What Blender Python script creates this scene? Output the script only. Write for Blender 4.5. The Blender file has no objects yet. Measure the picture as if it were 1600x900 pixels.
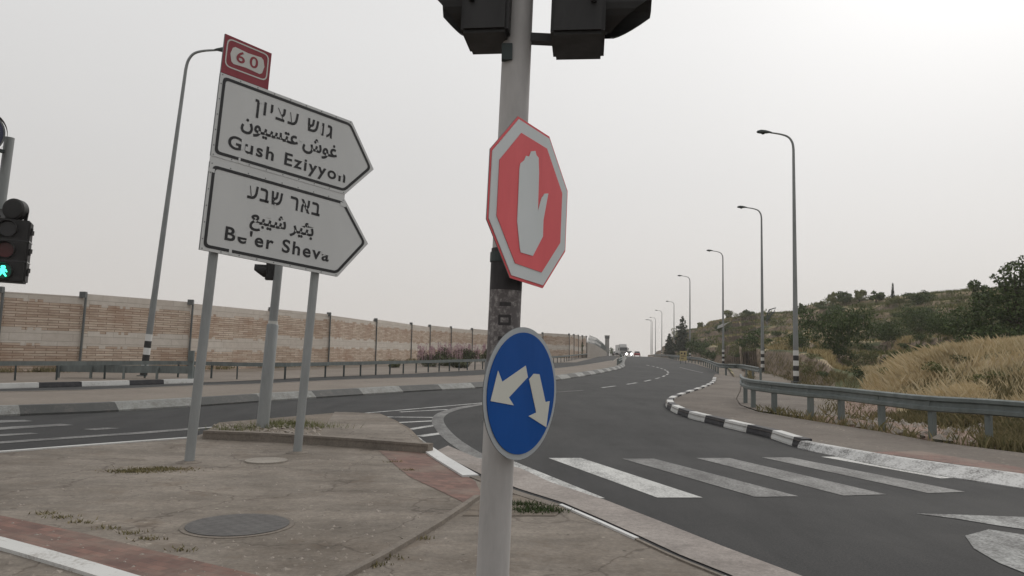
import bpy, bmesh, math, random
import numpy as np
from mathutils import Vector, Matrix, Euler
random.seed(7); np.random.seed(7)
SC = bpy.context.scene
COL = SC.collection

# ------------------------------------------------------------------ camera, world, sun, exposure
FPX, HCAM = 1200.0, 1.6
rho = math.atan(0.02); pit = math.atan((552 - 450) / FPX)
_r0 = Vector((1, 0, 0)); _f = Vector((0, math.cos(pit), math.sin(pit))); _u0 = Vector((0, -math.sin(pit), math.cos(pit)))
_r = _r0 * math.cos(rho) + _u0 * math.sin(rho); _u = _u0 * math.cos(rho) - _r0 * math.sin(rho)
CAMP = Vector((0, 0, HCAM))
cd = bpy.data.cameras.new("camera"); cam = bpy.data.objects.new("camera", cd); COL.objects.link(cam)
cd.sensor_width = 36; cd.lens = 36 * FPX / 1600; cd.clip_start = 0.05; cd.clip_end = 6000
cam.matrix_world = Matrix(((_r.x, _u.x, -_f.x, 0), (_r.y, _u.y, -_f.y, 0), (_r.z, _u.z, -_f.z, HCAM), (0, 0, 0, 1)))
SC.camera = cam

SUN_EL, SUN_AZ = math.radians(38), math.radians(35)      # az measured from +Y towards +X
w = bpy.data.worlds.new("World"); SC.world = w; w.use_nodes = True
nt = w.node_tree; nt.nodes.clear()
def wn(t, **k):
    n = nt.nodes.new(t)
    for a, b in k.items(): setattr(n, a, b)
    return n
out = wn('ShaderNodeOutputWorld'); bg = wn('ShaderNodeBackground'); bg.inputs[1].default_value = 0.1
sky = wn('ShaderNodeTexSky'); sky.sky_type = 'NISHITA'; sky.sun_disc = False; sky.sun_elevation = SUN_EL; sky.sun_rotation = SUN_AZ
sky.dust_density = 8; sky.air_density = 1.0; sky.ozone_density = 0.5
hs = wn('ShaderNodeHueSaturation'); hs.inputs['Saturation'].default_value = 0.12; hs.inputs['Value'].default_value = 0.8
nt.links.new(sky.outputs[0], hs.inputs['Color'])
tc = wn('ShaderNodeTexCoord'); sep = wn('ShaderNodeSeparateXYZ'); nt.links.new(tc.outputs['Generated'], sep.inputs[0])
rmp = wn('ShaderNodeValToRGB'); nt.links.new(sep.outputs['Z'], rmp.inputs[0])
e = rmp.color_ramp.elements
e[0].position = 0.0; e[0].color = (.70, .665, .63, 1)
e[1].position = 1.0; e[1].color = (.80, .80, .80, 1)
for pz, c in ((.08, (.68, .655, .63, 1)), (.22, (.69, .68, .67, 1)), (.38, (.75, .745, .74, 1))):
    x = rmp.color_ramp.elements.new(pz); x.color = c
dt = wn('ShaderNodeVectorMath', operation='DOT_PRODUCT'); nt.links.new(tc.outputs['Generated'], dt.inputs[0])
dt.inputs[1].default_value = (.50, .80, .33)
mr = wn('ShaderNodeMapRange'); nt.links.new(dt.outputs['Value'], mr.inputs[0])
mr.inputs[1].default_value = -0.6; mr.inputs[2].default_value = 0.95; mr.inputs[3].default_value = 5.7; mr.inputs[4].default_value = 7.5
nz = wn('ShaderNodeTexNoise'); nz.inputs['Scale'].default_value = 1.6; nz.inputs['Detail'].default_value = 3; nt.links.new(tc.outputs['Generated'], nz.inputs['Vector'])
mrn = wn('ShaderNodeMapRange'); nt.links.new(nz.outputs[0], mrn.inputs[0]); mrn.inputs[3].default_value = .95; mrn.inputs[4].default_value = 1.05
mm = wn('ShaderNodeMath', operation='MULTIPLY'); nt.links.new(mr.outputs[0], mm.inputs[0]); nt.links.new(mrn.outputs[0], mm.inputs[1])
vs = wn('ShaderNodeVectorMath', operation='SCALE'); nt.links.new(rmp.outputs[0], vs.inputs[0]); nt.links.new(mm.outputs[0], vs.inputs['Scale'])
mx = wn('ShaderNodeMixRGB'); mx.inputs[0].default_value = 0.94
nt.links.new(hs.outputs[0], mx.inputs[1]); nt.links.new(vs.outputs[0], mx.inputs[2])
nt.links.new(mx.outputs[0], bg.inputs[0]); nt.links.new(bg.outputs[0], out.inputs[0])
sl = bpy.data.lights.new("sun", 'SUN'); sl.energy = 0.6; sl.angle = math.radians(25); sl.color = (1, .95, .88)
so = bpy.data.objects.new("sun", sl); COL.objects.link(so)
sd = Vector((math.sin(SUN_AZ) * math.cos(SUN_EL), math.cos(SUN_AZ) * math.cos(SUN_EL), math.sin(SUN_EL)))
so.rotation_euler = sd.to_track_quat('Z', 'Y').to_euler(); so.location = (0, 0, 30)
SC.cycles.volume_bounces = 3
SC.view_settings.view_transform = 'Standard'; SC.view_settings.look = 'None'
SC.view_settings.exposure = 0.5; SC.view_settings.gamma = 1.0; SC.view_settings.use_curve_mapping = False

# ------------------------------------------------------------------ survey: ground profile and photo rays
ZT = [(-60, 0), (14, 0), (24, .12), (43, .3), (64, .45), (96, .8), (128, 1.05), (189, 1.3), (230, 1.4), (262, 1.4), (300, .9), (500, -8), (3000, -60)]
_zx = [a for a, _ in ZT]; _zy = [b for _, b in ZT]
def z0(Y): return float(np.interp(Y, _zx, _zy))
def ray(x, y): return _f + _r * ((x - 800) / FPX) - _u * ((y - 450) / FPX)
def G(x, y, off=0.0):
    """point of the ground (raised by off) seen at photo pixel x, y"""
    d = ray(x, y); t = .5; prev = 0.0
    while t < 420:
        q = CAMP + d * t
        if q.z <= z0(q.y) + off: break
        prev = t; t *= 1.02
    lo, hi = prev, t
    for _ in range(40):
        m = (lo + hi) / 2; q = CAMP + d * m
        if q.z <= z0(q.y) + off: hi = m
        else: lo = m
    return CAMP + d * hi
def atY(x, y, Y):
    d = ray(x, y); return CAMP + d * (Y / d.y)
def GL(pts, off=0.0): return [G(x, y, off) for x, y in pts]
def catmull(pts, n=6):
    pts = [Vector(p) for p in pts]; out = []
    for i in range(len(pts) - 1):
        p0 = pts[max(i - 1, 0)]; p1 = pts[i]; p2 = pts[i + 1]; p3 = pts[min(i + 2, len(pts) - 1)]
        for k in range(n):
            t = k / n
            out.append(.5 * ((2 * p1) + (p2 - p0) * t + (2 * p0 - 5 * p1 + 4 * p2 - p3) * t * t + (3 * p1 - p0 - 3 * p2 + p3) * t ** 3))
    out.append(pts[-1]); return out

# ------------------------------------------------------------------ materials
MATS = {}
def new_mat(name):
    m = bpy.data.materials.new(name); m.use_nodes = True; m.node_tree.nodes.clear(); MATS[name] = m; return m
def N(m, t, **k):
    n = m.node_tree.nodes.new(t)
    for a, b in k.items(): setattr(n, a, b)
    return n
def Lk(m, a, b): m.node_tree.links.new(a, b)
def c4(c): return (c[0], c[1], c[2], 1)
def ramp(m, src, stops):
    r = N(m, 'ShaderNodeValToRGB'); Lk(m, src, r.inputs[0]); el = r.color_ramp.elements
    el[0].position, el[0].color = stops[0][0], c4(stops[0][1]); el[1].position, el[1].color = stops[-1][0], c4(stops[-1][1])
    for p, c in stops[1:-1]: x = el.new(p); x.color = c4(c)
    return r.outputs[0]
def noise(m, vec, scale, detail=4, rough=.6):
    n = N(m, 'ShaderNodeTexNoise'); n.inputs['Scale'].default_value = scale; n.inputs['Detail'].default_value = detail; n.inputs['Roughness'].default_value = rough
    Lk(m, vec, n.inputs['Vector']); return n.outputs[0]
def mixc(m, fac, a, b, mode='MIX'):
    x = N(m, 'ShaderNodeMixRGB', blend_type=mode)
    for i, v in ((0, fac), (1, a), (2, b)):
        if hasattr(v, 'is_output'): Lk(m, v, x.inputs[i])
        elif i == 0: x.inputs[0].default_value = v
        else: x.inputs[i].default_value = c4(v)
    return x.outputs[0]
def coords(m, kind='Object', scale=(1, 1, 1), rot=0):
    t = N(m, 'ShaderNodeTexCoord'); mp = N(m, 'ShaderNodeMapping'); mp.inputs['Scale'].default_value = scale; mp.inputs['Rotation'].default_value = (0, 0, rot)
    Lk(m, t.outputs[kind], mp.inputs[0]); return mp.outputs[0]
def finish(m, col, rough=.8, metal=0.0, bump=None, bstr=.3, bdist=.02, emit=None, estr=0, spec=.5):
    b = N(m, 'ShaderNodeBsdfPrincipled'); o = N(m, 'ShaderNodeOutputMaterial')
    if hasattr(col, 'is_output'): Lk(m, col, b.inputs['Base Color'])
    else: b.inputs['Base Color'].default_value = c4(col)
    if hasattr(rough, 'is_output'): Lk(m, rough, b.inputs['Roughness'])
    else: b.inputs['Roughness'].default_value = rough
    b.inputs['Metallic'].default_value = metal; b.inputs['Specular IOR Level'].default_value = spec
    if bump is not None:
        bp = N(m, 'ShaderNodeBump'); bp.inputs['Strength'].default_value = bstr; bp.inputs['Distance'].default_value = bdist
        Lk(m, bump, bp.inputs['Height']); Lk(m, bp.outputs[0], b.inputs['Normal'])
    if emit: b.inputs['Emission Color'].default_value = c4(emit); b.inputs['Emission Strength'].default_value = estr
    Lk(m, b.outputs[0], o.inputs[0]); return m
def speckle(name, c1, c2, s1=.6, s2=20, rough=.85, c3=None, bstr=.4, bdist=.01, spec=.3, metal=0, streak=None, grit=None):
    m = new_mat(name); v = coords(m)
    a = noise(m, v, s1, 5, .65); col = ramp(m, a, [(.3, c1), (.7, c2)])
    f = noise(m, v, s2, 4, .7)
    col = mixc(m, .55, col, ramp(m, f, [(.25, (.45, .45, .45)), (.75, (1, 1, 1))]), 'MULTIPLY')
    col = mixc(m, .35, col, ramp(m, noise(m, v, s2 * 4, 2, .5), [(.3, (.5, .5, .5)), (.7, (1, 1, 1))]), 'MULTIPLY')
    if c3 is not None:
        col = mixc(m, ramp(m, noise(m, v, s1 * 3.1, 6, .7), [(.56, (0, 0, 0)), (.68, (1, 1, 1))]), col, c3)
    if grit:
        vg = N(m, 'ShaderNodeTexVoronoi'); vg.inputs['Scale'].default_value = grit; Lk(m, v, vg.inputs['Vector'])
        pick = ramp(m, noise(m, v, grit * .35, 3, .6), [(.52, (0, 0, 0)), (.62, (1, 1, 1))]); dot = ramp(m, vg.outputs['Distance'], [(.16, (1, 1, 1)), (.30, (0, 0, 0))])
        mk = mixc(m, 1.0, pick, dot, 'MULTIPLY'); hv = ramp(m, vg.outputs['Color'], [(.2, (.09, .075, .06)), (.55, (.26, .22, .18)), (.8, (.37, .33, .28))]); col = mixc(m, mk, col, hv)
        vc = N(m, 'ShaderNodeTexVoronoi', feature='DISTANCE_TO_EDGE'); vc.inputs['Scale'].default_value = .55
        wq = N(m, 'ShaderNodeVectorMath', operation='ADD'); Lk(m, v, wq.inputs[0]); nq = N(m, 'ShaderNodeTexNoise'); nq.inputs['Scale'].default_value = 1.6; nq.inputs['Detail'].default_value = 6; Lk(m, v, nq.inputs['Vector']); Lk(m, nq.outputs[1], wq.inputs[1]); Lk(m, wq.outputs[0], vc.inputs['Vector'])
        col = mixc(m, ramp(m, vc.outputs[0], [(0, (.75, .75, .75)), (.012, (0, 0, 0))]), col, (.10, .08, .065))
        st = ramp(m, noise(m, v, .38, 7, .72), [(.38, (.74, .71, .68)), (.52, (1.03, 1.03, 1.03)), (.66, (1.2, 1.19, 1.17))]); col = mixc(m, .9, col, st, 'MULTIPLY')
    if streak:
        sv = coords(m, scale=streak)
        col = mixc(m, .6, col, ramp(m, noise(m, sv, 1.0, 5, .7), [(.3, (.45, .45, .45)), (.65, (1, 1, 1))]), 'MULTIPLY')
    return finish(m, col, rough, metal, f, bstr, bdist, spec=spec)
def metalpaint(name, c, rough=.5, metal=.0, dirt=.25, s=3, spec=.5):
    m = new_mat(name); v = coords(m, scale=(1, 1, .25)); n = noise(m, v, s, 5, .7)
    d = tuple(x * (1 - dirt) for x in c)
    col = ramp(m, n, [(.3, d), (.65, c)])
    return finish(m, col, ramp(m, n, [(.3, (rough + .15,) * 3), (.7, (rough,) * 3)]), metal, spec=spec)
def paint_worn(name, c, under, lo=.42, hi=.6, s=2.0, streak=(1, 1, 1), rough=.7):
    m = new_mat(name); v = coords(m); sv = coords(m, scale=streak)
    a = noise(m, sv, s, 6, .75); b = noise(m, v, 34, 3, .7)
    k = mixc(m, .45, a, b)
    k = ramp(m, k, [(lo, (0, 0, 0)), (hi, (1, 1, 1))])
    cc = ramp(m, noise(m, v, .8, 4), [(.3, tuple(x * .8 for x in c)), (.7, c)])
    return finish(m, mixc(m, k, under, cc), rough, bump=b, bstr=.2, bdist=.005)

# asphalt
m = new_mat('asphalt'); v = coords(m)
big = noise(m, v, .12, 5, .6); mid = noise(m, coords(m, scale=(.35, 1, 1)), .9, 5, .65); fine = noise(m, v, 55, 3, .8)
col = ramp(m, big, [(.3, (.033, .033, .0335)), (.7, (.052, .052, .0525))])
col = mixc(m, .7, col, ramp(m, mid, [(.3, (.62, .62, .62)), (.7, (1.1, 1.1, 1.1))]), 'MULTIPLY')
col = mixc(m, .6, col, ramp(m, noise(m, coords(m, scale=(1, .25, 1), rot=-.35), 1.4, 6, .7), [(.35, (.55, .55, .55)), (.5, (1, 1, 1)), (.68, (1.42, 1.39, 1.35))]), 'MULTIPLY')
col = mixc(m, .8, col, ramp(m, fine, [(.3, (.35, .35, .35)), (.55, (1.0, 1.0, 1.0)), (.75, (1.7, 1.68, 1.62))]), 'MULTIPLY')
oil = ramp(m, noise(m, v, .55, 6, .75), [(.62, (0, 0, 0)), (.72, (.7, .7, .7))]); col = mixc(m, oil, col, (.028, .027, .027))
vor = N(m, 'ShaderNodeTexVoronoi', feature='DISTANCE_TO_EDGE'); vor.inputs['Scale'].default_value = .22
wv = N(m, 'ShaderNodeVectorMath', operation='ADD'); Lk(m, v, wv.inputs[0])
nn = N(m, 'ShaderNodeTexNoise'); nn.inputs['Scale'].default_value = .9; nn.inputs['Detail'].default_value = 5; Lk(m, v, nn.inputs['Vector']); Lk(m, nn.outputs[1], wv.inputs[1])
Lk(m, wv.outputs[0], vor.inputs['Vector'])
col = mixc(m, ramp(m, vor.outputs[0], [(.0, (.7, .7, .7)), (.009, (0, 0, 0))]), col, (.03, .03, .03))
finish(m, col, ramp(m, mid, [(.3, (.75,) * 3), (.7, (.88,) * 3)]), bump=fine, bstr=.5, bdist=.008, spec=.25)
speckle('dirt', (.20, .165, .13), (.30, .25, .20), .5, 14, c3=(.17, .15, .11), streak=(.5, 3, 1), grit=12)
speckle('island_concrete', (.225, .192, .158), (.36, .315, .268), .7, 9, c3=(.185, .15, .118), streak=(.6, 2.6, 1), grit=14)
speckle('sandy_concrete', (.215, .18, .15), (.29, .25, .21), .35, 9, c3=(.20, .165, .135))
speckle('sidewalk', (.15, .125, .105), (.21, .18, .152), .3, 10, c3=(.14, .118, .098), grit=9)
speckle('kerbstone', (.30, .27, .235), (.42, .38, .33), .9, 18)
speckle('kerb_face', (.19, .165, .14), (.29, .25, .21), .9, 12)
speckle('wornpaint_band', (.36, .315, .285), (.50, .45, .415), .8, 16, streak=(1, 1, 1))
speckle('pinksoil', (.25, .165, .125), (.40, .29, .235), .8, 9, c3=(.18, .12, .09))
speckle('rock', (.30, .26, .22), (.45, .40, .35), 3, 14)
speckle('pale_wall', (.42, .375, .33), (.52, .47, .42), .4, 4)
speckle('tower_concrete', (.22, .215, .20), (.29, .28, .265), .3, 2)
paint_worn('kerb_white', (.66, .66, .64), (.25, .22, .19), .30, .48, 2.5)
paint_worn('kerb_black', (.028, .028, .034), (.10, .09, .085), .30, .5, 2.5)
paint_worn('kerb_grey', (.06, .062, .06), (.12, .11, .10), .35, .5, 2.5)
paint_worn('kerb_pale', (.29, .30, .285), (.12, .11, .10), .36, .58, 3.5)
paint_worn('roadpaint', (.62, .62, .60), (.06, .058, .056), .38, .54, 1.4, (1, .35, 1))
paint_worn('roadpaint_worn', (.42, .42, .405), (.058, .056, .054), .42, .74, 1.6, (1, .5, 1))
paint_worn('ramp_white', (.60, .60, .59), (.12, .115, .11), .38, .54, 2.2, (1, 1, 1))
paint_worn('roadpaint_faded', (.40, .41, .40), (.058, .057, .056), .44, .62, 2.4, (1, .35, 1))
paint_worn('roadpaint_bright', (.70, .70, .69), (.2, .19, .18), .25, .45, 1.4)
def brick_paver(name, c1, c2, mortar, scale=4.0, rot=.5):
    m = new_mat(name); v = coords(m, rot=rot); b = N(m, 'ShaderNodeTexBrick'); Lk(m, v, b.inputs['Vector'])
    b.inputs['Color1'].default_value = c4(c1); b.inputs['Color2'].default_value = c4(c2); b.inputs['Mortar'].default_value = c4(mortar)
    b.inputs['Scale'].default_value = scale; b.inputs['Mortar Size'].default_value = .012; b.inputs['Brick Width'].default_value = .8; b.inputs['Row Height'].default_value = .4
    col = mixc(m, .6, b.outputs[0], ramp(m, noise(m, v, 6, 6, .75), [(.3, (.45, .45, .45)), (.7, (1, 1, 1))]), 'MULTIPLY')
    col = mixc(m, ramp(m, noise(m, v, 1.1, 6, .7), [(.46, (0, 0, 0)), (.66, (.75, .75, .75))]), col, (.22, .175, .14))
    return finish(m, col, .85, bump=b.outputs[1], bstr=-.3, bdist=.01)
brick_paver('brick_red', (.25, .135, .105), (.15, .085, .07), (.10, .085, .07), 5.0)
# stone wall (UV: metres along, metres up)
m = new_mat('stone_wall'); t = N(m, 'ShaderNodeTexCoord'); uvn = t.outputs['UV']
def brickn(sc, bw, rh, ms):
    b = N(m, 'ShaderNodeTexBrick'); Lk(m, uvn, b.inputs['Vector']); b.inputs['Scale'].default_value = sc; b.inputs['Brick Width'].default_value = bw; b.inputs['Row Height'].default_value = rh
    b.inputs['Mortar Size'].default_value = ms; b.inputs['Mortar Smooth'].default_value = .4
    b.inputs['Color1'].default_value = (.2, .2, .2, 1); b.inputs['Color2'].default_value = (1, 1, 1, 1); b.inputs['Mortar'].default_value = (0, 0, 0, 1); return b
b1 = brickn(1, .95, .125, .016); b2 = brickn(1, 1.4, .37, .010)
_mp = N(m, 'ShaderNodeMapping'); _mp.inputs['Scale'].default_value = (.35, 1.6, 1); Lk(m, uvn, _mp.inputs[0]); uvst = _mp.outputs[0]
rock = ramp(m, b1.outputs[0], [(0, (.26, .19, .145)), (.2, (.52, .41, .325)), (.6, (.62, .51, .415)), (1, (.72, .62, .52))])
rock = mixc(m, .65, rock, ramp(m, noise(m, uvst, 4, 7, .8), [(.32, (.42, .37, .33)), (.5, (.85, .82, .8)), (.7, (1.1, 1.1, 1.1))]), 'MULTIPLY')
rock = mixc(m, ramp(m, noise(m, uvn, .35, 3, .6), [(.45, (0, 0, 0)), (.7, (.55, .55, .55))]), rock, (.30, .17, .105))
pale = ramp(m, b2.outputs[0], [(0, (.45, .40, .35)), (.15, (.60, .54, .48)), (1, (.66, .61, .55))])
pale = mixc(m, .4, pale, ramp(m, noise(m, uvn, 2.2, 5, .7), [(.3, (.62, .6, .57)), (.7, (1, 1, 1))]), 'MULTIPLY')
sx = N(m, 'ShaderNodeSeparateXYZ'); Lk(m, uvn, sx.inputs[0])
dv = N(m, 'ShaderNodeMath', operation='DIVIDE'); _m2 = N(m, 'ShaderNodeMapping'); _m2.inputs['Scale'].default_value = (.5, .0, 1); Lk(m, uvn, _m2.inputs[0]); _n2 = noise(m, _m2.outputs[0], 1.0, 3, .5)
_q = N(m, 'ShaderNodeMath', operation='MULTIPLY_ADD'); Lk(m, _n2, _q.inputs[0]); _q.inputs[1].default_value = .9; _q.inputs[2].default_value = -.45
_sg = N(m, 'ShaderNodeMath', operation='SNAP'); Lk(m, _q.outputs[0], _sg.inputs[0]); _sg.inputs[1].default_value = .125
_sn = N(m, 'ShaderNodeMath', operation='ADD'); Lk(m, _sg.outputs[0], _sn.inputs[0]); Lk(m, sx.outputs[1], _sn.inputs[1]); Lk(m, _sn.outputs[0], dv.inputs[0]); dv.inputs[1].default_value = 4.0
band = N(m, 'ShaderNodeValToRGB'); band.color_ramp.interpolation = 'CONSTANT'; Lk(m, dv.outputs[0], band.inputs[0])
be = band.color_ramp.elements; be[0].position = 0; be[0].color = (0, 0, 0, 1); be[1].position = 1.25 / 4; be[1].color = (1, 1, 1, 1)
x = be.new(2.0 / 4); x.color = (0, 0, 0, 1); x = be.new(3.375 / 4); x.color = (1, 1, 1, 1)
col = mixc(m, band.outputs[0], rock, pale)
hgt = mixc(m, band.outputs[0], mixc(m, .5, b1.outputs[0], noise(m, uvn, 9, 5, .7)), mixc(m, .2, b2.outputs[0], noise(m, uvn, 4, 5, .7)))
finish(m, col, .9, bump=hgt, bstr=.7, bdist=.05, spec=.2)
# metals, plastics
metalpaint('galv_sign', (.31, .325, .325), .5, .2)
metalpaint('galv_rail', (.185, .21, .205), .55, .3, .35)
metalpaint('galv_lamp', (.27, .285, .285), .5, .3)
metalpaint('pole_grey', (.50, .485, .475), .55, .0, .25, 6)
metalpaint('dark_post', (.04, .055, .055), .6, .0)
metalpaint('wall_post', (.13, .14, .14), .6, .2)
metalpaint('black_plastic', (.019, .018, .018), .5, 0, .45, 7)
metalpaint('sticker_dark', (.045, .04, .042), .6, 0, .5, 18)
paint_worn('sticker_grey', (.14, .125, .125), (.34, .32, .31), .40, .50, 9, (1, 1, .6))
metalpaint('band_white', (.72, .72, .70), .5, 0, .15)
metalpaint('band_black', (.02, .02, .02), .5, 0, .1)
metalpaint('board_white', (.60, .61, .605), .45, 0, .08, 1.2)
metalpaint('board_black', (.016, .016, .018), .5, 0, .2)
metalpaint('shield_red', (.27, .03, .045), .45, 0, .15)
metalpaint('shield_white', (.60, .60, .57), .45, 0, .1)
metalpaint('stop_red', (.80, .125, .14), .45, 0, .14, 4, .25)
metalpaint('stop_white', (.62, .66, .67), .42, 0, .06)
metalpaint('sign_blue', (.001, .075, .33), .45, 0, .18, 4, .18)
metalpaint('arrow_white', (.62, .62, .56), .42, 0, .08)
metalpaint('disc_rim', (.42, .45, .47), .45, .1, .15)
metalpaint('sign_back', (.20, .21, .215), .5, .4)
metalpaint('yellow_sign', (.52, .42, .20), .55, 0, .2)
m = new_mat('manhole'); v = coords(m); ck = N(m, 'ShaderNodeTexChecker'); ck.inputs['Scale'].default_value = 16; Lk(m, v, ck.inputs['Vector'])
finish(m, mixc(m, .5, ramp(m, noise(m, v, 7, 5, .7), [(.3, (.075, .07, .068)), (.7, (.125, .12, .115))]), ramp(m, ck.outputs[1], [(0, (.72, .72, .72)), (1, (1, 1, 1))]), 'MULTIPLY'), .7, .15, ck.outputs[1], .5, .01)
metalpaint('truck_white', (.55, .55, .54), .4)
metalpaint('car_red', (.35, .03, .03), .35)
metalpaint('car_dark', (.07, .04, .04), .35)
metalpaint('car_silver', (.33, .34, .35), .3)
metalpaint('tyre', (.02, .02, .02), .8)
finish(new_mat('glass_dark'), (.02, .025, .03), .12)
finish(new_mat('lens_blue'), (.03, .035, .075), .2)
finish(new_mat('lens_dark'), (.02, .02, .022), .2)
finish(new_mat('lens_red_off'), (.08, .012, .012), .25)
finish(new_mat('headlight'), (.9, .88, .85), .3, emit=(1, .95, .9), estr=9)
finish(new_mat('taillight'), (.6, .03, .03), .3, emit=(1, .18, .18), estr=1.2)
finish(new_mat('green_lit'), (.02, .5, .35), .3, emit=(.06, 1.0, .58), estr=2.0)
finish(new_mat('green_glow'), (.006, .03, .025), .3, emit=(.0, .30, .2), estr=.05)
# foliage
def foliage(name, a, b, c, s=1.2):
    m = new_mat(name); g = N(m, 'ShaderNodeNewGeometry'); v = coords(m)
    col = ramp(m, g.outputs['Random Per Island'], [(0, a), (.5, b), (1, c)])
    col = mixc(m, .5, col, ramp(m, noise(m, v, s, 3, .6), [(.3, (.5, .52, .5)), (.7, (1, 1, 1))]), 'MULTIPLY')
    return finish(m, col, .75, spec=.2)
foliage('leaf_dark', (.046, .072, .024), (.080, .115, .040), (.135, .175, .070))
foliage('leaf_green', (.040, .065, .022), (.060, .090, .030), (.095, .12, .05))
foliage('leaf_olive', (.12, .14, .050), (.175, .19, .075), (.28, .265, .13))
foliage('needle', (.028, .040, .026), (.040, .055, .034), (.060, .075, .045))
foliage('oleander_leaf', (.07, .085, .04), (.10, .115, .055), (.15, .15, .08))
foliage('oleander_flower', (.40, .22, .27), (.52, .33, .38), (.62, .46, .48))
foliage('straw', (.52, .41, .23), (.66, .53, .33), (.78, .67, .46), .5)
foliage('drygrass_far', (.34, .26, .13), (.44, .35, .18), (.56, .46, .27), .3)
foliage('weed', (.14, .135, .06), (.21, .18, .09), (.32, .26, .14), .8)
foliage('bark', (.07, .055, .042), (.09, .07, .055), (.11, .09, .07))
# hillside ground
m = new_mat('hillside'); v = coords(m); g = N(m, 'ShaderNodeNewGeometry')
big = noise(m, v, .09, 5, .65); mid = noise(m, v, .55, 6, .7); fn = noise(m, v, 4, 5, .7)
k = mixc(m, .5, big, mid)
_sx = N(m, 'ShaderNodeSeparateXYZ'); Lk(m, v, _sx.inputs[0]); _w = N(m, 'ShaderNodeMath', operation='MULTIPLY_ADD'); Lk(m, _sx.outputs[2], _w.inputs[0]); _w.inputs[1].default_value = 4.19
_wn = N(m, 'ShaderNodeMath', operation='MULTIPLY'); Lk(m, noise(m, v, .12, 4, .6), _wn.inputs[0]); _wn.inputs[1].default_value = 14; Lk(m, _wn.outputs[0], _w.inputs[2])
_s = N(m, 'ShaderNodeMath', operation='SINE'); Lk(m, _w.outputs[0], _s.inputs[0]); _a = N(m, 'ShaderNodeMath', operation='MULTIPLY_ADD'); Lk(m, _s.outputs[0], _a.inputs[0]); _a.inputs[1].default_value = .115; Lk(m, k, _a.inputs[2]); k = _a.outputs[0]
col = ramp(m, k, [(.36, (.075, .090, .040)), (.47, (.12, .13, .062)), (.53, (.22, .195, .105)), (.60, (.50, .41, .26)), (.72, (.36, .28, .19))])
col = mixc(m, .55, col, ramp(m, fn, [(.3, (.45, .45, .45)), (.7, (1, 1, 1))]), 'MULTIPLY')
sn = N(m, 'ShaderNodeSeparateXYZ'); Lk(m, g.outputs['True Normal'], sn.inputs[0])
st = ramp(m, sn.outputs[2], [(.70, (1, 1, 1)), (.90, (0, 0, 0))])
col = mixc(m, st, col, ramp(m, noise(m, v, 1.5, 5, .8), [(.35, (.09, .075, .055)), (.5, (.20, .155, .115)), (.7, (.33, .26, .20))]))
finish(m, col, .9, bump=mid, bstr=.6, bdist=.2, spec=.1)

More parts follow.
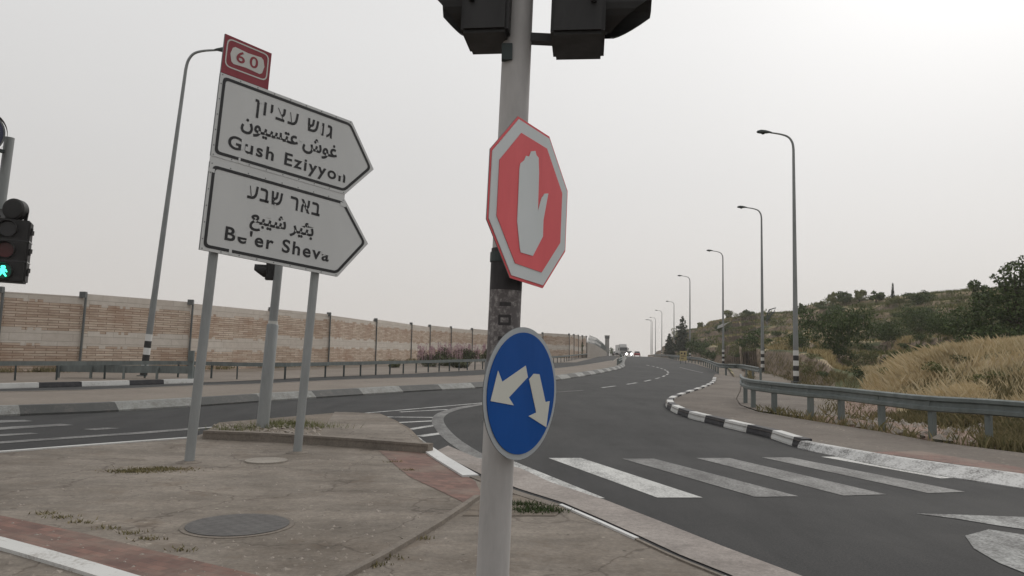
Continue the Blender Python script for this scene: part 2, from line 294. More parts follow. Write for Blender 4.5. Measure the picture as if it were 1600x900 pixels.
# ------------------------------------------------------------------ mesh helpers
class MB:
    def __init__(s): s.v = []; s.f = []; s.m = []; s.uv = None
    def add(s, verts, faces, mi=0):
        o = len(s.v); s.v += [tuple(p) for p in verts]; s.f += [tuple(i + o for i in f) for f in faces]; s.m += [mi] * len(faces); return s
    def box(s, c, size, rot=None, mi=0):
        hx, hy, hz = (q / 2 for q in size); c = Vector(c)
        p = [Vector((a * hx, b * hy, d * hz)) for a in (-1, 1) for b in (-1, 1) for d in (-1, 1)]
        if rot is not None: p = [rot @ q for q in p]
        return s.add([c + q for q in p], [(0, 1, 3, 2), (4, 6, 7, 5), (0, 4, 5, 1), (2, 3, 7, 6), (0, 2, 6, 4), (1, 5, 7, 3)], mi)
    def bar(s, a, b, wx, wy, up=(0, 0, 1), mi=0):
        a, b = Vector(a), Vector(b); d = (b - a).normalized(); x = d.cross(Vector(up))
        if x.length < 1e-4: x = d.cross(Vector((0, 1, 0)))
        x.normalize(); y = x.cross(d)
        p = [q + x * i * wx / 2 + y * j * wy / 2 for q in (a, b) for i, j in ((-1, -1), (1, -1), (1, 1), (-1, 1))]
        return s.add(p, [(3, 2, 1, 0), (4, 5, 6, 7)] + [(i, (i + 1) % 4, (i + 1) % 4 + 4, i + 4) for i in range(4)], mi)
    def tube(s, pts, rad, n=14, mi=0, caps=True):
        pts = [Vector(p) for p in pts]
        if not hasattr(rad, '__len__'): rad = [rad] * len(pts)
        vs, fs = [], []; x = None
        for i, p in enumerate(pts):
            d = (pts[min(i + 1, len(pts) - 1)] - pts[max(i - 1, 0)]).normalized()
            if x is None:
                x = d.cross(Vector((0, 1, 0)));
                if x.length < .05: x = d.cross(Vector((1, 0, 0)))
            x = (x - d * x.dot(d)).normalized(); y = d.cross(x)
            for k in range(n):
                a = 2 * math.pi * k / n; vs.append(p + (x * math.cos(a) + y * math.sin(a)) * rad[i])
        for i in range(len(pts) - 1):
            for k in range(n): fs.append((i * n + k, i * n + (k + 1) % n, (i + 1) * n + (k + 1) % n, (i + 1) * n + k))
        if caps: fs.append(tuple(range(n - 1, -1, -1))); fs.append(tuple((len(pts) - 1) * n + k for k in range(n)))
        return s.add(vs, fs, mi)
    def prism(s, poly3, normal, th, mi=0, mside=None):
        """plate: polygon (3-D points) extruded backwards along -normal"""
        n = len(poly3); nv = Vector(normal).normalized() * th; p = [Vector(q) for q in poly3]
        s.add(p + [q - nv for q in p], [tuple(range(n))], mi); base = len(s.v) - 2 * n
        fs = [tuple(base + n + i for i in range(n - 1, -1, -1))] + [(base + i, base + n + i, base + n + (i + 1) % n, base + (i + 1) % n) for i in range(n)]
        s.f += fs; s.m += [mi if mside is None else mside] * len(fs); return s
    def mesh(s, name, mats, smooth=False, off=None):
        me = bpy.data.meshes.new(name); v = s.v
        if off is not None and off.length > 0: v = [(p[0] - off.x, p[1] - off.y, p[2] - off.z) for p in v]
        me.from_pydata(v, [], s.f)
        for q in mats: me.materials.append(MATS[q])
        if len(mats) > 1: me.polygons.foreach_set('material_index', s.m)
        if smooth: me.polygons.foreach_set('use_smooth', [True] * len(s.f))
        me.update(); return me
def worldloc(o):
    p = Vector((0, 0, 0))
    while o is not None: p += o.location; o = o.parent
    return p
def obj(name, mb, mats, parent=None, loc=None, smooth=False, autosmooth=False, recalc=True):
    """link mb (world coordinates) as ONE mesh object"""
    if isinstance(mats, str): mats = [mats]
    off = (worldloc(parent) if parent else Vector((0, 0, 0))) + (Vector(loc) if loc is not None else Vector((0, 0, 0)))
    me = mb.mesh(name, mats, smooth, off)
    if recalc:
        bm = bmesh.new(); bm.from_mesh(me); bmesh.ops.recalc_face_normals(bm, faces=bm.faces); bm.to_mesh(me); bm.free()
    if autosmooth: me.polygons.foreach_set('use_smooth', [True] * len(me.polygons)); me.set_sharp_from_angle(angle=math.radians(40))
    o = bpy.data.objects.new(name, me); COL.objects.link(o); o.parent = parent
    if loc is not None: o.location = loc
    return o
def tag(o, label=None, cat=None, group=None, kind=None):
    for k, v in (('label', label), ('category', cat), ('group', group), ('kind', kind)):
        if v: o[k] = v
    return o
def thing(name, label, cat, loc=(0, 0, 0), group=None):
    o = bpy.data.objects.new(name, None); COL.objects.link(o); o.location = loc; o.empty_display_size = .2
    return tag(o, label, cat, group)
def copy_tree(o, parent=None):
    c = o.copy(); COL.objects.link(c); c.parent = parent
    for ch in list(o.children): copy_tree(ch, c)
    return c

def drape(name, poly, off, mat, kind='structure', skirt=0, hole=None):
    """flat sheet following the ground profile, off metres above it"""
    bm = bmesh.new(); vs = [bm.verts.new((p[0], p[1], 0)) for p in poly]; bm.faces.new(vs)
    ys = [p[1] for p in poly]
    for yb in _zx:
        if min(ys) < yb < max(ys):
            bmesh.ops.bisect_plane(bm, geom=bm.verts[:] + bm.edges[:] + bm.faces[:], dist=1e-5, plane_co=(0, yb, 0), plane_no=(0, 1, 0))
    bmesh.ops.triangulate(bm, faces=bm.faces[:])
    for v_ in bm.verts: v_.co.z = z0(v_.co.y) + off
    bmesh.ops.recalc_face_normals(bm, faces=bm.faces)
    if bm.faces and sum(f_.normal.z for f_ in bm.faces) < 0: bmesh.ops.reverse_faces(bm, faces=bm.faces)
    me = bpy.data.meshes.new(name); bm.to_mesh(me); bm.free(); me.materials.append(MATS[mat])
    o = bpy.data.objects.new(name, me); COL.objects.link(o)
    if kind: o['kind'] = kind
    return o
def drape_many(name, polys, off, mat):
    obs = [drape(name, p, off, mat, None) for p in polys]
    bm = bmesh.new()
    for o in obs: bm.from_mesh(o.data)
    me = bpy.data.meshes.new(name); bm.to_mesh(me); bm.free(); me.materials.append(MATS[mat])
    for o in obs: d = o.data; bpy.data.objects.remove(o); bpy.data.meshes.remove(d)
    o = bpy.data.objects.new(name, me); COL.objects.link(o); o['kind'] = 'structure'; return o
def resample(path, step):
    path = [Vector(p) for p in path]; out = [path[0].copy()]; acc = 0
    for a, b in zip(path, path[1:]):
        L = (b - a).length; t = step - acc
        while t <= L: out.append(a + (b - a) * (t / L)); t += step
        acc = (acc + L) % step if L else acc
        acc = L - (t - step)
    if (out[-1] - path[-1]).length > .01: out.append(path[-1].copy())
    return out
def stripline(path, width, side=0):
    """outline of a band along a ground path; side -1/0/1 puts it left / centred / right of the path"""
    a = -width / 2 + side * width / 2; b = a + width; L, R = [], []
    for i, p in enumerate(path):
        d = (path[min(i + 1, len(path) - 1)] - path[max(i - 1, 0)]); d.z = 0; d.normalize(); n = Vector((d.y, -d.x, 0))
        L.append(p + n * a); R.append(p + n * b)
    return L + R[::-1]
def sweep(mb, path, prof, blocks=None, closed=True, follow=True):
    """prof: (sideways right of path, up). blocks: (length, [mi...]) alternates the material along the path"""
    n = len(prof); vs = []
    for i, p in enumerate(path):
        d = (path[min(i + 1, len(path) - 1)] - path[max(i - 1, 0)]); d.z = 0; d.normalize(); nn_ = Vector((d.y, -d.x, 0))
        for s_, h_ in prof: vs.append(p + nn_ * s_ + Vector((0, 0, h_)))
    o = len(mb.v); mb.v += [tuple(q) for q in vs]; acc = 0
    for i in range(len(path) - 1):
        mi = 0
        if blocks: mi = blocks[1][int((acc + 1e-6) / blocks[0]) % len(blocks[1])]
        acc += (path[i + 1] - path[i]).length
        for k in range(n if closed else n - 1):
            mb.f.append((o + i * n + k, o + i * n + (k + 1) % n, o + (i + 1) * n + (k + 1) % n, o + (i + 1) * n + k)); mb.m.append(mi)
    if closed:
        mb.f.append(tuple(o + k for k in range(n))); mb.f.append(tuple(o + (len(path) - 1) * n + k for k in range(n - 1, -1, -1))); mb.m += [mb.m[0], mb.m[-1]]
    return mb
def kerb(name, path, wd, h, mats, block=1.0, seq=(0, 1), slope=0.03, side=1, base=-.05):
    path = resample(path, block / 4); mb = MB()
    s = side
    prof = [(0, base), (0 + s * slope * .0, h * .2), (s * slope, h), (s * wd, h), (s * wd, base)]
    if side < 0: prof = prof[::-1]
    sweep(mb, path, prof, (block, list(seq)))
    return tag(obj(name, mb, mats), kind='structure')

# ------------------------------------------------------------------ ground and roads
def leaves(mb, blobs, n, s, flat=0.5, mi=0, seed=0):
    rs = np.random.RandomState(seed); wts = np.array([b[3] * b[4] * b[5] for b in blobs]) ** .75; wts /= wts.sum()
    idx = rs.choice(len(blobs), n, p=wts)
    for i in idx:
        cx, cy, cz, rx, ry, rz = blobs[i]; d = rs.normal(size=3); d /= np.linalg.norm(d)
        q = rs.uniform(.35, 1.08) ** .6; p = np.array((cx + d[0] * rx * q, cy + d[1] * ry * q, cz + d[2] * rz * q))
        a = rs.normal(size=3); a /= np.linalg.norm(a); b = np.cross(a, d + rs.normal(size=3) * .6); b /= np.linalg.norm(b) + 1e-6
        L = s * rs.uniform(.6, 1.5); W = L * rs.uniform(.35, .7)
        o = len(mb.v); a2 = a * L / 2; b2 = b * W / 2
        mb.v += [tuple(p - a2), tuple(p + b2), tuple(p + a2), tuple(p - b2)]; mb.f.append((o, o + 1, o + 2, o + 3)); mb.m.append(mi)
    return mb

drape('ground', [(-230, -50), (520, -50), (520, 470), (-230, 470)], -.05, 'dirt')

left_edge = GL([(0, 606), (150, 602), (300, 598), (340, 597), (400, 594.5), (510, 589), (650, 584), (755, 578), (860, 567)])
left_edge = [left_edge[0] + (left_edge[0] - left_edge[2]) * 3] + left_edge
Yl = left_edge[-1]
med_near = GL([(0, 651), (150, 645), (300, 636), (425, 627), (560, 618), (650, 612), (755, 606), (870, 594.5), (940, 583), (975, 574)])
med_near = [med_near[0] + (med_near[0] - med_near[1]) * 8] + med_near
right_edge_far = [Vector((p[0], p[1], 0)) for p in ((13.2, 48), (17.6, 66), (22, 92), (26.5, 125), (34, 170), (40, 220), (46, 280), (58, 420))]
med_far_w = [Vector((p[0], p[1], 0)) for p in ((13.0, 88), (17.6, 118), (24, 160), (30.5, 215), (36, 270), (46, 420))]
left_far_w = [Vector((p[0], p[1], 0)) for p in ((7.5, 88), (12.2, 118), (18, 160), (24, 215), (29, 270), (40, 420))]
print('med', [tuple(round(c, 1) for c in p) for p in med_near], 'left', [tuple(round(c, 1) for c in p) for p in left_edge])

kr = GL([(1113, 594), (1110, 601), (1095, 609), (1065, 619.5), (1046, 627), (1040, 634), (1050, 643), (1075, 653), (1110, 662), (1150, 672), (1200, 684), (1240, 697), (1310, 711.5), (1400, 728), (1500, 743), (1600, 758), (1760, 783)])
kr = [Vector((p.x, p.y, 0)) for p in catmull(kr, 5)]
kr_end = kr[-1] + (kr[-1] - kr[-2]).normalized() * 30
asph = [Vector((p.x, p.y, 0)) for p in left_edge] + left_far_w + right_edge_far[::-1] + kr + [kr_end, Vector((kr_end.x, -40, 0)), Vector((left_edge[0].x, -40, 0))]
drape('road', asph, 0.0, 'asphalt')

# median between the carriageways
med_far = GL([(0, 624), (150, 620), (310, 612), (400, 609), (560, 600), (755, 592), (860, 581), (920, 572.5), (955, 566)])
med_far = [med_far[0] + (med_far[0] - med_far[1]) * 8] + med_far
mn = catmull(med_near + med_far_w, 4); mf = catmull(med_far + [p + Vector((-1.3, .6, 0)) for p in med_far_w], 4)
for p in mn + mf: p.z = 0
def offset_path(path, d_):
    o_ = []
    for i, p in enumerate(path):
        t_ = path[min(i + 1, len(path) - 1)] - path[max(i - 1, 0)]; t_.z = 0; t_.normalize(); o_.append(p + Vector((t_.y, -t_.x, 0)) * d_)
    return o_
drape('median', offset_path(mn, -.36) + mf[::-1], .2, 'sandy_concrete')
for p in mn + mf: p.z = z0(p.y)
kerb('kerb', mn, .46, .21, ['kerb_pale', 'kerb_grey'], 2.1, (0, 1), .22, -1)
kerb('kerb', mf, .15, .215, ['kerbstone'], 2, (0,), .03, 1)

# left verge, with painted kerb as far as x = 305
lk = GL([(0, 607.5), (150, 603.5), (306, 598.5)]); lk = [lk[0] + (lk[0] - lk[1]) * 2.4] + lk
kerb('kerb', lk[::-1], .25, .17, ['kerb_white', 'kerb_black'], 1.35, (0, 1), .03, 1)
vb = [Vector((-60, 24, 0)), Vector((-30, 32, 0)), Vector((-14, 42, 0)), Vector((-4, 75, 0)), Vector((4, 110, 0)), Vector((10, 150, 0))]
drape('left_pavement', [Vector((p.x, p.y, 0)) for p in left_edge] + left_far_w[:2] + vb[::-1], .012, 'sandy_concrete')

# right sidewalk
sw_out = [(1780, 732), (1600, 708), (1453, 689), (1373, 674), (1260, 656), (1183, 643), (1156, 633), (1150, 623), (1156, 611), (1158, 600), (1152, 590), (1118, 584)]
swo = [Vector((p.x, p.y, 0)) for p in GL(sw_out, .12)]
sw_far = swo[0] + (swo[0] - swo[1]).normalized() * 14
drape('sidewalk', kr + [kr_end, sw_far + Vector((1, 0, 0))] + swo, .12, 'sidewalk')
krz = [Vector((p.x, p.y, z0(p.y))) for p in kr]
i_flush = min(range(len(krz)), key=lambda i: (krz[i] - G(1250, 700)).length)
kerb('kerb', krz[:i_flush + 1], .22, .165, ['kerb_white', 'kerb_black'], 1.05, (0, 1), .04, -1)
mb = MB(); fl = resample(krz[i_flush:] + [Vector((kr_end.x, kr_end.y, 0))], .5); nf = len(fl)
for i in range(nf):
    d_ = fl[min(i + 1, nf - 1)] - fl[max(i - 1, 0)]; d_.z = 0; d_.normalize(); n_ = Vector((d_.y, -d_.x, 0)); w9 = .08 + .26 * min(1, i / 6)
    for s9, h9 in ((w9, -.03), (w9, .012), (.02, .118), (-.02, .132), (-.12, .132), (-.12, -.03)): mb.v.append(tuple(fl[i] + n_ * s9 + Vector((0, 0, h9))))
for i in range(nf - 1):
    for k_ in range(6): mb.f.append((i * 6 + k_, i * 6 + (k_ + 1) % 6, (i + 1) * 6 + (k_ + 1) % 6, (i + 1) * 6 + k_)); mb.m.append(0)
mb.f += [tuple(range(6)), tuple((nf - 1) * 6 + 5 - k_ for k_ in range(6))]; mb.m += [0, 0]
tag(obj('kerb', mb, 'ramp_white'), kind='structure')
drape('brick_paving', GL([(1352, 706), (1440, 705), (1600, 731), (1760, 748), (1760, 762), (1600, 740.5), (1420, 714.5)], .124), .124, 'brick_red')

# traffic island in the foreground
isl_px = [(-700, 752), (-300, 728), (0, 706), (150, 694.5), (300, 683.5), (345, 667.5), (430, 660), (540, 650), (598, 653), (622, 664), (645, 678), (672, 697), (700, 716), (750, 745), (810, 768), (880, 790), (940, 816), (1000, 843), (1060, 871), (1140, 903), (1300, 968)]
isl = GL(isl_px, .1)
isl_w = [Vector((p.x, p.y, 0)) for p in isl]
drape('island_pavement', isl_w + [Vector((isl_w[-1].x + .3, -6, 0)), Vector((isl_w[0].x, -6, 0))], .1, 'island_concrete')
iz = lambda pts: [Vector((p.x, p.y, z0(p.y))) for p in pts]
kerb('kerb', resample(iz(isl_w[:5]), .5), .12, .118, ['kerb_white'], 1, (0,), .02, 1)
kerb('kerb', iz(isl_w[5:8]), .10, .112, ['kerbstone'], 1, (0,), .02, 1)
kerb('kerb', iz(isl_w[8:12]), .10, .13, ['kerb_white', 'kerb_black', 'kerb_pale'], .45, (0, 2, 0, 1), .02, 1)
kerb('kerb', iz(isl_w[11:14]), .22, .128, ['roadpaint_bright'], 1, (0,), .02, 1)
kerb('kerb', iz(isl_w[13:16]), .14, .112, ['kerb_face'], 1, (0,), .02, 1)
kerb('kerb', iz(isl_w[15:18]), .05, .118, ['roadpaint_bright'], .8, (0,), .01, 1)
kerb('kerb', iz(isl_w[17:]), .05, .113, ['kerb_face', 'roadpaint_bright'], .9, (0, 1), .02, 1)
# brick strip and white kerb band at the near left corner, red bricks by the kerb
drape('brick_paving', GL([(-400, 735), (-120, 783), (0, 805), (130, 833), (250, 862), (420, 903), (640, 960), (420, 990), (205, 903), (60, 862), (0, 846), (-150, 812), (-400, 762)], .104), .104, 'brick_red')
wb = GL([(-300, 782), (-120, 815), (0, 842), (110, 872), (205, 900), (330, 940)], .1)
kerb('kerb', resample(iz(wb), .6), .17, .125, ['kerb_white'], 1.2, (0,), .01, 1)
drape('brick_paving', GL([(592, 704), (640, 705), (672, 710), (700, 727), (743, 752), (752, 772), (735, 790), (690, 768), (640, 745), (612, 722)], .104), .104, 'brick_red')
# thin concrete edging between the two parts of the island
ed = GL([(752, 779), (690, 822), (640, 852), (600, 876), (560, 897), (480, 945)], .1)
kerb('kerb', iz(ed), .07, .135, ['kerb_face'], .9, (0,), .01, 1)
drape('planting_bed', GL([(752, 781), (812, 772), (884, 794), (868, 806), (780, 806), (722, 806)], .104), .106, 'dirt')

# raised bed with kerb stones round the rear signal pole
bf = GL([(316, 686), (420, 690), (540, 698), (668, 708.5)], .1)
bfw = [Vector((p.x, p.y, 0)) for p in bf]
bed = [bfw[0], bfw[1], bfw[2], bfw[3]] + [isl_w[10] + Vector((-.05, -.02, 0)), isl_w[9] + Vector((-.05, -.05, 0)), isl_w[8] + Vector((-.05, -.08, 0)), isl_w[7] + Vector((0, -.12, 0)), isl_w[6] + Vector((0, -.12, 0)), isl_w[5] + Vector((0, -.12, 0))]
drape('raised_bed', bed, .2, 'dirt')
kerb('kerb', iz(bfw), .16, .235, ['kerb_face', 'kerbstone'], 1.25, (0,), .012, -1, base=.05)
drape('bed_pavement', [bfw[1] * .4 + bfw[2] * .6 + Vector((0, .2, 0)), bfw[2] + Vector((0, .18, 0)), bfw[3] + Vector((-.1, .18, 0)), isl_w[10] + Vector((-.1, -.1, 0)), isl_w[9] + Vector((-.1, -.1, 0)), isl_w[8] + Vector((-.1, -.15, 0)), isl_w[7] + Vector((-.2, -.2, 0))], .206, 'island_concrete')

# ------------------------------------------------------------------ road markings
q = lambda *p: GL(p)
drape_many('crosswalk', [q((857, 716), (908, 716), (1098, 778), (1027, 778)), q((740, 716), (790, 716), (945, 779), (868, 779))], .005, 'roadpaint')
drape_many('crosswalk', [q((972, 717), (1022, 717), (1248, 776), (1180, 777)), q((1088, 716), (1140, 716), (1385, 773), (1318, 775)), q((1190, 715), (1235, 715), (1508, 769), (1450, 771))], .005, 'roadpaint_worn')
drape_many('crosswalk', [q((1283, 714), (1322, 714), (1420, 733), (1500, 747), (1470, 748))], .005, 'roadpaint')
# crosswalk on the road to the left
drape_many('crosswalk', [q((-80, 660), (0, 657), (38, 656.5), (52, 658.5), (0, 661), (-80, 664)), q((-80, 673), (0, 668), (95, 662.5), (115, 664.5), (0, 672), (-80, 678)), q((-80, 685), (0, 679), (48, 676.5), (60, 678), (0, 682), (-80, 689)), q((130, 671), (165, 668.5), (188, 669.5), (150, 672.5))], .006, 'roadpaint_worn')
edge_top = GL([(-300, 712), (0, 692), (150, 681.5), (230, 676), (305, 670), (420, 661), (540, 648.5), (650, 639), (757, 629.5)])
drape('road_marking', stripline(edge_top[:5], .30), .006, 'roadpaint_worn')
drape('road_marking', stripline(edge_top[4:], .12), .007, 'roadpaint')
# painted border of the slip road with hatching
cb = GL([(762, 630.5), (722, 637), (697, 644), (686, 651), (684, 659), (690, 670), (703, 684), (725, 700), (752, 716), (790, 737)])
drape('road_marking', stripline(catmull(cb, 4), .27), .006, 'roadpaint_worn')
hatch = [((590, 651.5), (681, 652.5), .16), ((612, 661), (685, 657.5), .16), ((640, 671), (684, 664), .18), ((655, 682), (700, 676), .22), ((625, 644), (700, 640), .14)]
drape_many('road_marking', [stripline(GL([a, b]), wd_) for a, b, wd_ in hatch], .005, 'roadpaint')
drape('road_marking', GL([(680, 706), (700, 697), (745, 716), (812, 732), (862, 755), (945, 782), (1030, 815), (1130, 855), (1262, 905), (1400, 962), (1250, 955), (1142, 900), (1062, 868), (1002, 840), (942, 813), (882, 787), (812, 765), (752, 742)]), .009, 'wornpaint_band')
# lane dashes on the slip road and main road
dl = catmull(GL([(940, 606), (990, 599), (1020, 593), (1038, 587.5), (1044, 583), (1040, 578.5), (1025, 573.5), (1008, 570)]), 6)
dl = resample(dl, .5); dash = []
for i in range(0, len(dl) - 4, 8): dash.append(stripline(dl[i:i + 5], .14))
drape_many('road_marking', dash, .006, 'roadpaint')
drape_many('road_marking', [stripline(GL([(858, 613.5), (912, 610)]), .12), stripline(GL([(1062, 574), (1098, 582.5)]), .14), stripline(GL([(880, 583), (905, 576.5)]), .12), stripline(GL([(925, 573), (948, 567.5)]), .15), stripline(GL([(640, 591.5), (668, 590)]), .12)], .006, 'roadpaint_worn')
drape_many('road_marking', [stripline(GL([(160, 615), (310, 608.5), (420, 605), (550, 599), (600, 596.5)]), .12)], .006, 'roadpaint_worn')
# arrow at the lower right corner
drape_many('road_marking', [q((1432, 803), (1500, 805), (1610, 809), (1720, 812), (1720, 832), (1610, 829), (1560, 822), (1500, 812)), q((1508, 838), (1545, 828), (1610, 838), (1720, 850), (1720, 950), (1610, 900), (1560, 880), (1522, 858))], .006, 'roadpaint_faded')
# ------------------------------------------------------------------ hill on the right (one terrain sheet)
kt = [.175, .19, .2, .21, .232, .275, .30, .327, .369, .42, .5, .6, .667, 1, 1.4]
TOE = [330, 262, 225, 190, 132, 100, 80, 67, 47, 31, 21, 17, 15.3, 12.6, 10.6]
SKY = [330, 290, 265, 240, 190, 168, 160, 150, 140, 128, 115, 105, 100, 85, 75]
ESK = [.0, .004, .013, .024, .033, .047, .053, .058, .062, .0745, .083, .095, .10, .115, .125]
MND = [0, 0, 0, 0, 0, 0, 0, 0, 0, -.03, -.014, .007, .020, .05, .065]
_fp = GL([(2400, 800), (1780, 732), (1600, 708), (1453, 689), (1373, 674), (1260, 656), (1183, 643), (1158, 634)], .12)
fk = [p.x / p.y for p in _fp][::-1]; fy = [p.y for p in _fp][::-1]
fk = [.175, .2, .232, .275, .305] + fk; fy = [325, 220, 126, 92, 62] + fy
_f2 = sorted(zip(fk, fy)); fk = [a for a, _ in _f2]; fy = [b for _, b in _f2]
rs = np.random.RandomState(3); _ph = rs.uniform(0, 6.28, 24); _kv = rs.normal(size=(24, 2)) * np.array([.05, .05])[None] * np.linspace(.6, 9, 24)[:, None]
def lump(x, y): return sum(math.sin(_kv[i, 0] * x + _kv[i, 1] * y + _ph[i]) / (1 + .5 * i) for i in range(24)) * .35
def hill_z(X, Y):
    k = X / Y; ip = lambda tab, xs=kt: float(np.interp(k, xs, tab))
    yf = float(np.interp(k, fk, fy)); yt = max(ip(TOE), yf + .5); ys = max(ip(SKY), yt + 20); E = ip(ESK)
    ef = (z0(yf) + .06 - 1.6) / yf; et = (z0(yt) - .06 - 1.6) / yt
    ym = yt + min(7, .25 * (ys - yt)); near = max(0, min(1, (k - .38) / .1))
    em = near * ip(MND) + (1 - near) * (et + .40 * (E - et))
    yv = ym + .12 * (ys - ym); ev = near * (em - .004) + (1 - near) * (em + .12 * (E - em))
    xs_ = [yf, yt, ym, yv, ys]; es = [ef, et, em, ev, E]
    if Y <= ys: ez = 1.6 + Y * float(np.interp(Y, xs_, es))
    else: ez = 1.6 + ys * E - .02 * (Y - ys)
    far = max(0, min(1, (Y - ym) / 12))
    n_ = lump(X, Y)
    ez += n_ * (.06 * min(1, max(0, (Y - yt) / 2)) + .5 * far * min(1, Y / 60)) * (1 if Y < ys else .5)
    if far > 0:                                                    # terraces
        h = 1.5; b = ez / h + .25 * lump(X * .3 + 40, Y * .3); fl = math.floor(b); fr = b - fl
        s_ = 0 if fr < .72 else (fr - .72) / .28
        ez += far * .95 * h * ((s_ * s_ * (3 - 2 * s_)) - fr + .35)
    return ez
ks = np.concatenate([np.linspace(.178, .7, 190), np.linspace(.71, 1.4, 60)]); NT = 150
mb = MB(); nk = len(ks)
for k in ks:
    yf = float(np.interp(k, fk, fy)); ys = float(np.interp(k, kt, SKY)) + 60
    for j in range(NT):
        t = j / (NT - 1); Y = yf * (ys / yf) ** t
        mb.v.append((k * Y, Y, hill_z(k * Y, Y)))
for i in range(nk - 1):
    for j in range(NT - 1): mb.f.append((i * NT + j, (i + 1) * NT + j, (i + 1) * NT + j + 1, i * NT + j + 1)); mb.m.append(0)
hill = tag(obj('hill', mb, 'hillside', recalc=False), kind='structure')

# eroded pink soil under the guard rail
def hill_patch(name, kr_, yr_, mat, off, nx=40, ny=26, rough=.05, kind='structure'):
    mb = MB(); r_ = np.random.RandomState(5)
    for i in range(nx):
        for j in range(ny):
            k = kr_[0] + (kr_[1] - kr_[0]) * i / (nx - 1); yf = float(np.interp(k, fk, fy)); Y = yf + yr_[0] + (yr_[1] - yr_[0]) * j / (ny - 1)
            edge = min(i, nx - 1 - i, j, ny - 1 - j); X = k * Y
            mb.v.append((X, Y, hill_z(X, Y) + (off + abs(lump(X * 9, Y * 9)) * rough * 2 + r_.uniform(0, rough)) * min(1, edge / 3) - (0.06 if edge == 0 else 0)))
    for i in range(nx - 1):
        for j in range(ny - 1): mb.f.append((i * ny + j, (i + 1) * ny + j, (i + 1) * ny + j + 1, i * ny + j + 1)); mb.m.append(0)
    return tag(obj(name, mb, mat, recalc=False), kind=kind)
hill_patch('eroded_soil', (.37, .72), (.7, 4.0), 'pinksoil', .02, nx=80, ny=36, rough=.045)
hill_patch('eroded_soil', (.42, .50), (4.5, 10), 'pinksoil', .05, rough=.07)

def pick_hill(x, y):
    """where the photo ray x, y meets the hill"""
    d = ray(x, y); t = 12.0
    while t < 330:
        p = CAMP + d * t; k = p.x / p.y
        if k > .18 and p.y > np.interp(k, fk, fy) and p.z <= hill_z(p.x, p.y): return p
        t *= 1.006
    return None

drape('verge', GL([(1300, 656), (1183, 641), (1157, 632), (1151, 623), (1157, 611), (1159, 600), (1153, 590), (1188, 594), (1216, 603), (1260, 622)], .115), .112, 'sidewalk')
# grass and weeds on the hill: uncountable
def blades(name, n, krange, yfun, hgt, wd_, mat, seed, label, dens=None, clump=5, lean_=.32):
    r_ = np.random.RandomState(seed); mb = MB(); c_ = 0
    while c_ < n:
        k = r_.uniform(*krange); ya, yb = yfun(k); Y = ya + (yb - ya) * r_.uniform() ; X = k * Y
        if dens and r_.uniform() > dens(X, Y): continue
        z = hill_z(X, Y) - .03
        for _ in range(clump):
            bx, by = X + r_.normal() * .09, Y + r_.normal() * .09; a = r_.uniform(0, 6.28); h = hgt * r_.uniform(.5, 1.25); ln = r_.normal(size=2) * h * lean_; s_ = wd_ * r_.uniform(.6, 1.4)
            o = len(mb.v); ca, sa = math.cos(a) * s_, math.sin(a) * s_
            mb.v += [(bx - ca, by - sa, z), (bx + ca, by + sa, z), (bx + ln[0] * .4 + ca * .6, by + ln[1] * .4 + sa * .6, z + h * .6), (bx + ln[0], by + ln[1], z + h)]
            mb.f += [(o, o + 1, o + 2), (o, o + 2, o + 3)]; mb.m += [0, 0]
        c_ += 1
    o = obj(name, mb, mat, recalc=False); return tag(o, label, None, None, 'stuff')
tt = lambda k: float(np.interp(k, kt, TOE)); ff = lambda k: float(np.interp(k, fk, fy))
blades('dry_grass', 46000, (.465, 1.10), lambda k: (tt(k) + 1.6, tt(k) + 11), .36, .0048, 'straw', 11, 'tall dry straw coloured grass on the bank', lambda X, Y: .06 + .94 * (lump(X * 2.2, Y * 2.2) > -.12))
blades('dry_grass', 2600, (.50, 1.05), lambda k: (tt(k) + 2.2, tt(k) + 9), .52, .005, 'straw', 21, 'taller tufts of pale dry grass standing out of the bank', lambda X, Y: 1.0 if lump(X * 2.2, Y * 2.2) > -.05 else .0, clump=9, lean_=.42)
blades('scrub_weeds', 13000, (.31, 1.1), lambda k: (ff(k) + .25, tt(k) + 5.5), .26, .012, 'weed', 12, 'low green and brown weeds at the foot of the bank', lambda X, Y: (1.0 if lump(X * 3 + 9, Y * 3) > .0 else .15) * (.12 if .37 < X / Y < .62 and .9 < Y - ff(X / Y) < 4.2 else 1))
blades('dry_grass', 14000, (.24, .8), lambda k: (tt(k) + 10, tt(k) + 75), .35, .03, 'drygrass_far', 13, 'patches of dry grass on the terraced slope', lambda X, Y: 1.0 if lump(X * .9 + 3, Y * .9) > .15 else .05)
blades('scrub_weeds', 20000, (.215, .75), lambda k: (tt(k) + 14, tt(k) + 95), .4, .05, 'leaf_olive', 14, 'low olive green scrub on the terraced slope', lambda X, Y: 1.0 if lump(X * .8 + 31, Y * .8) > .0 else .15)

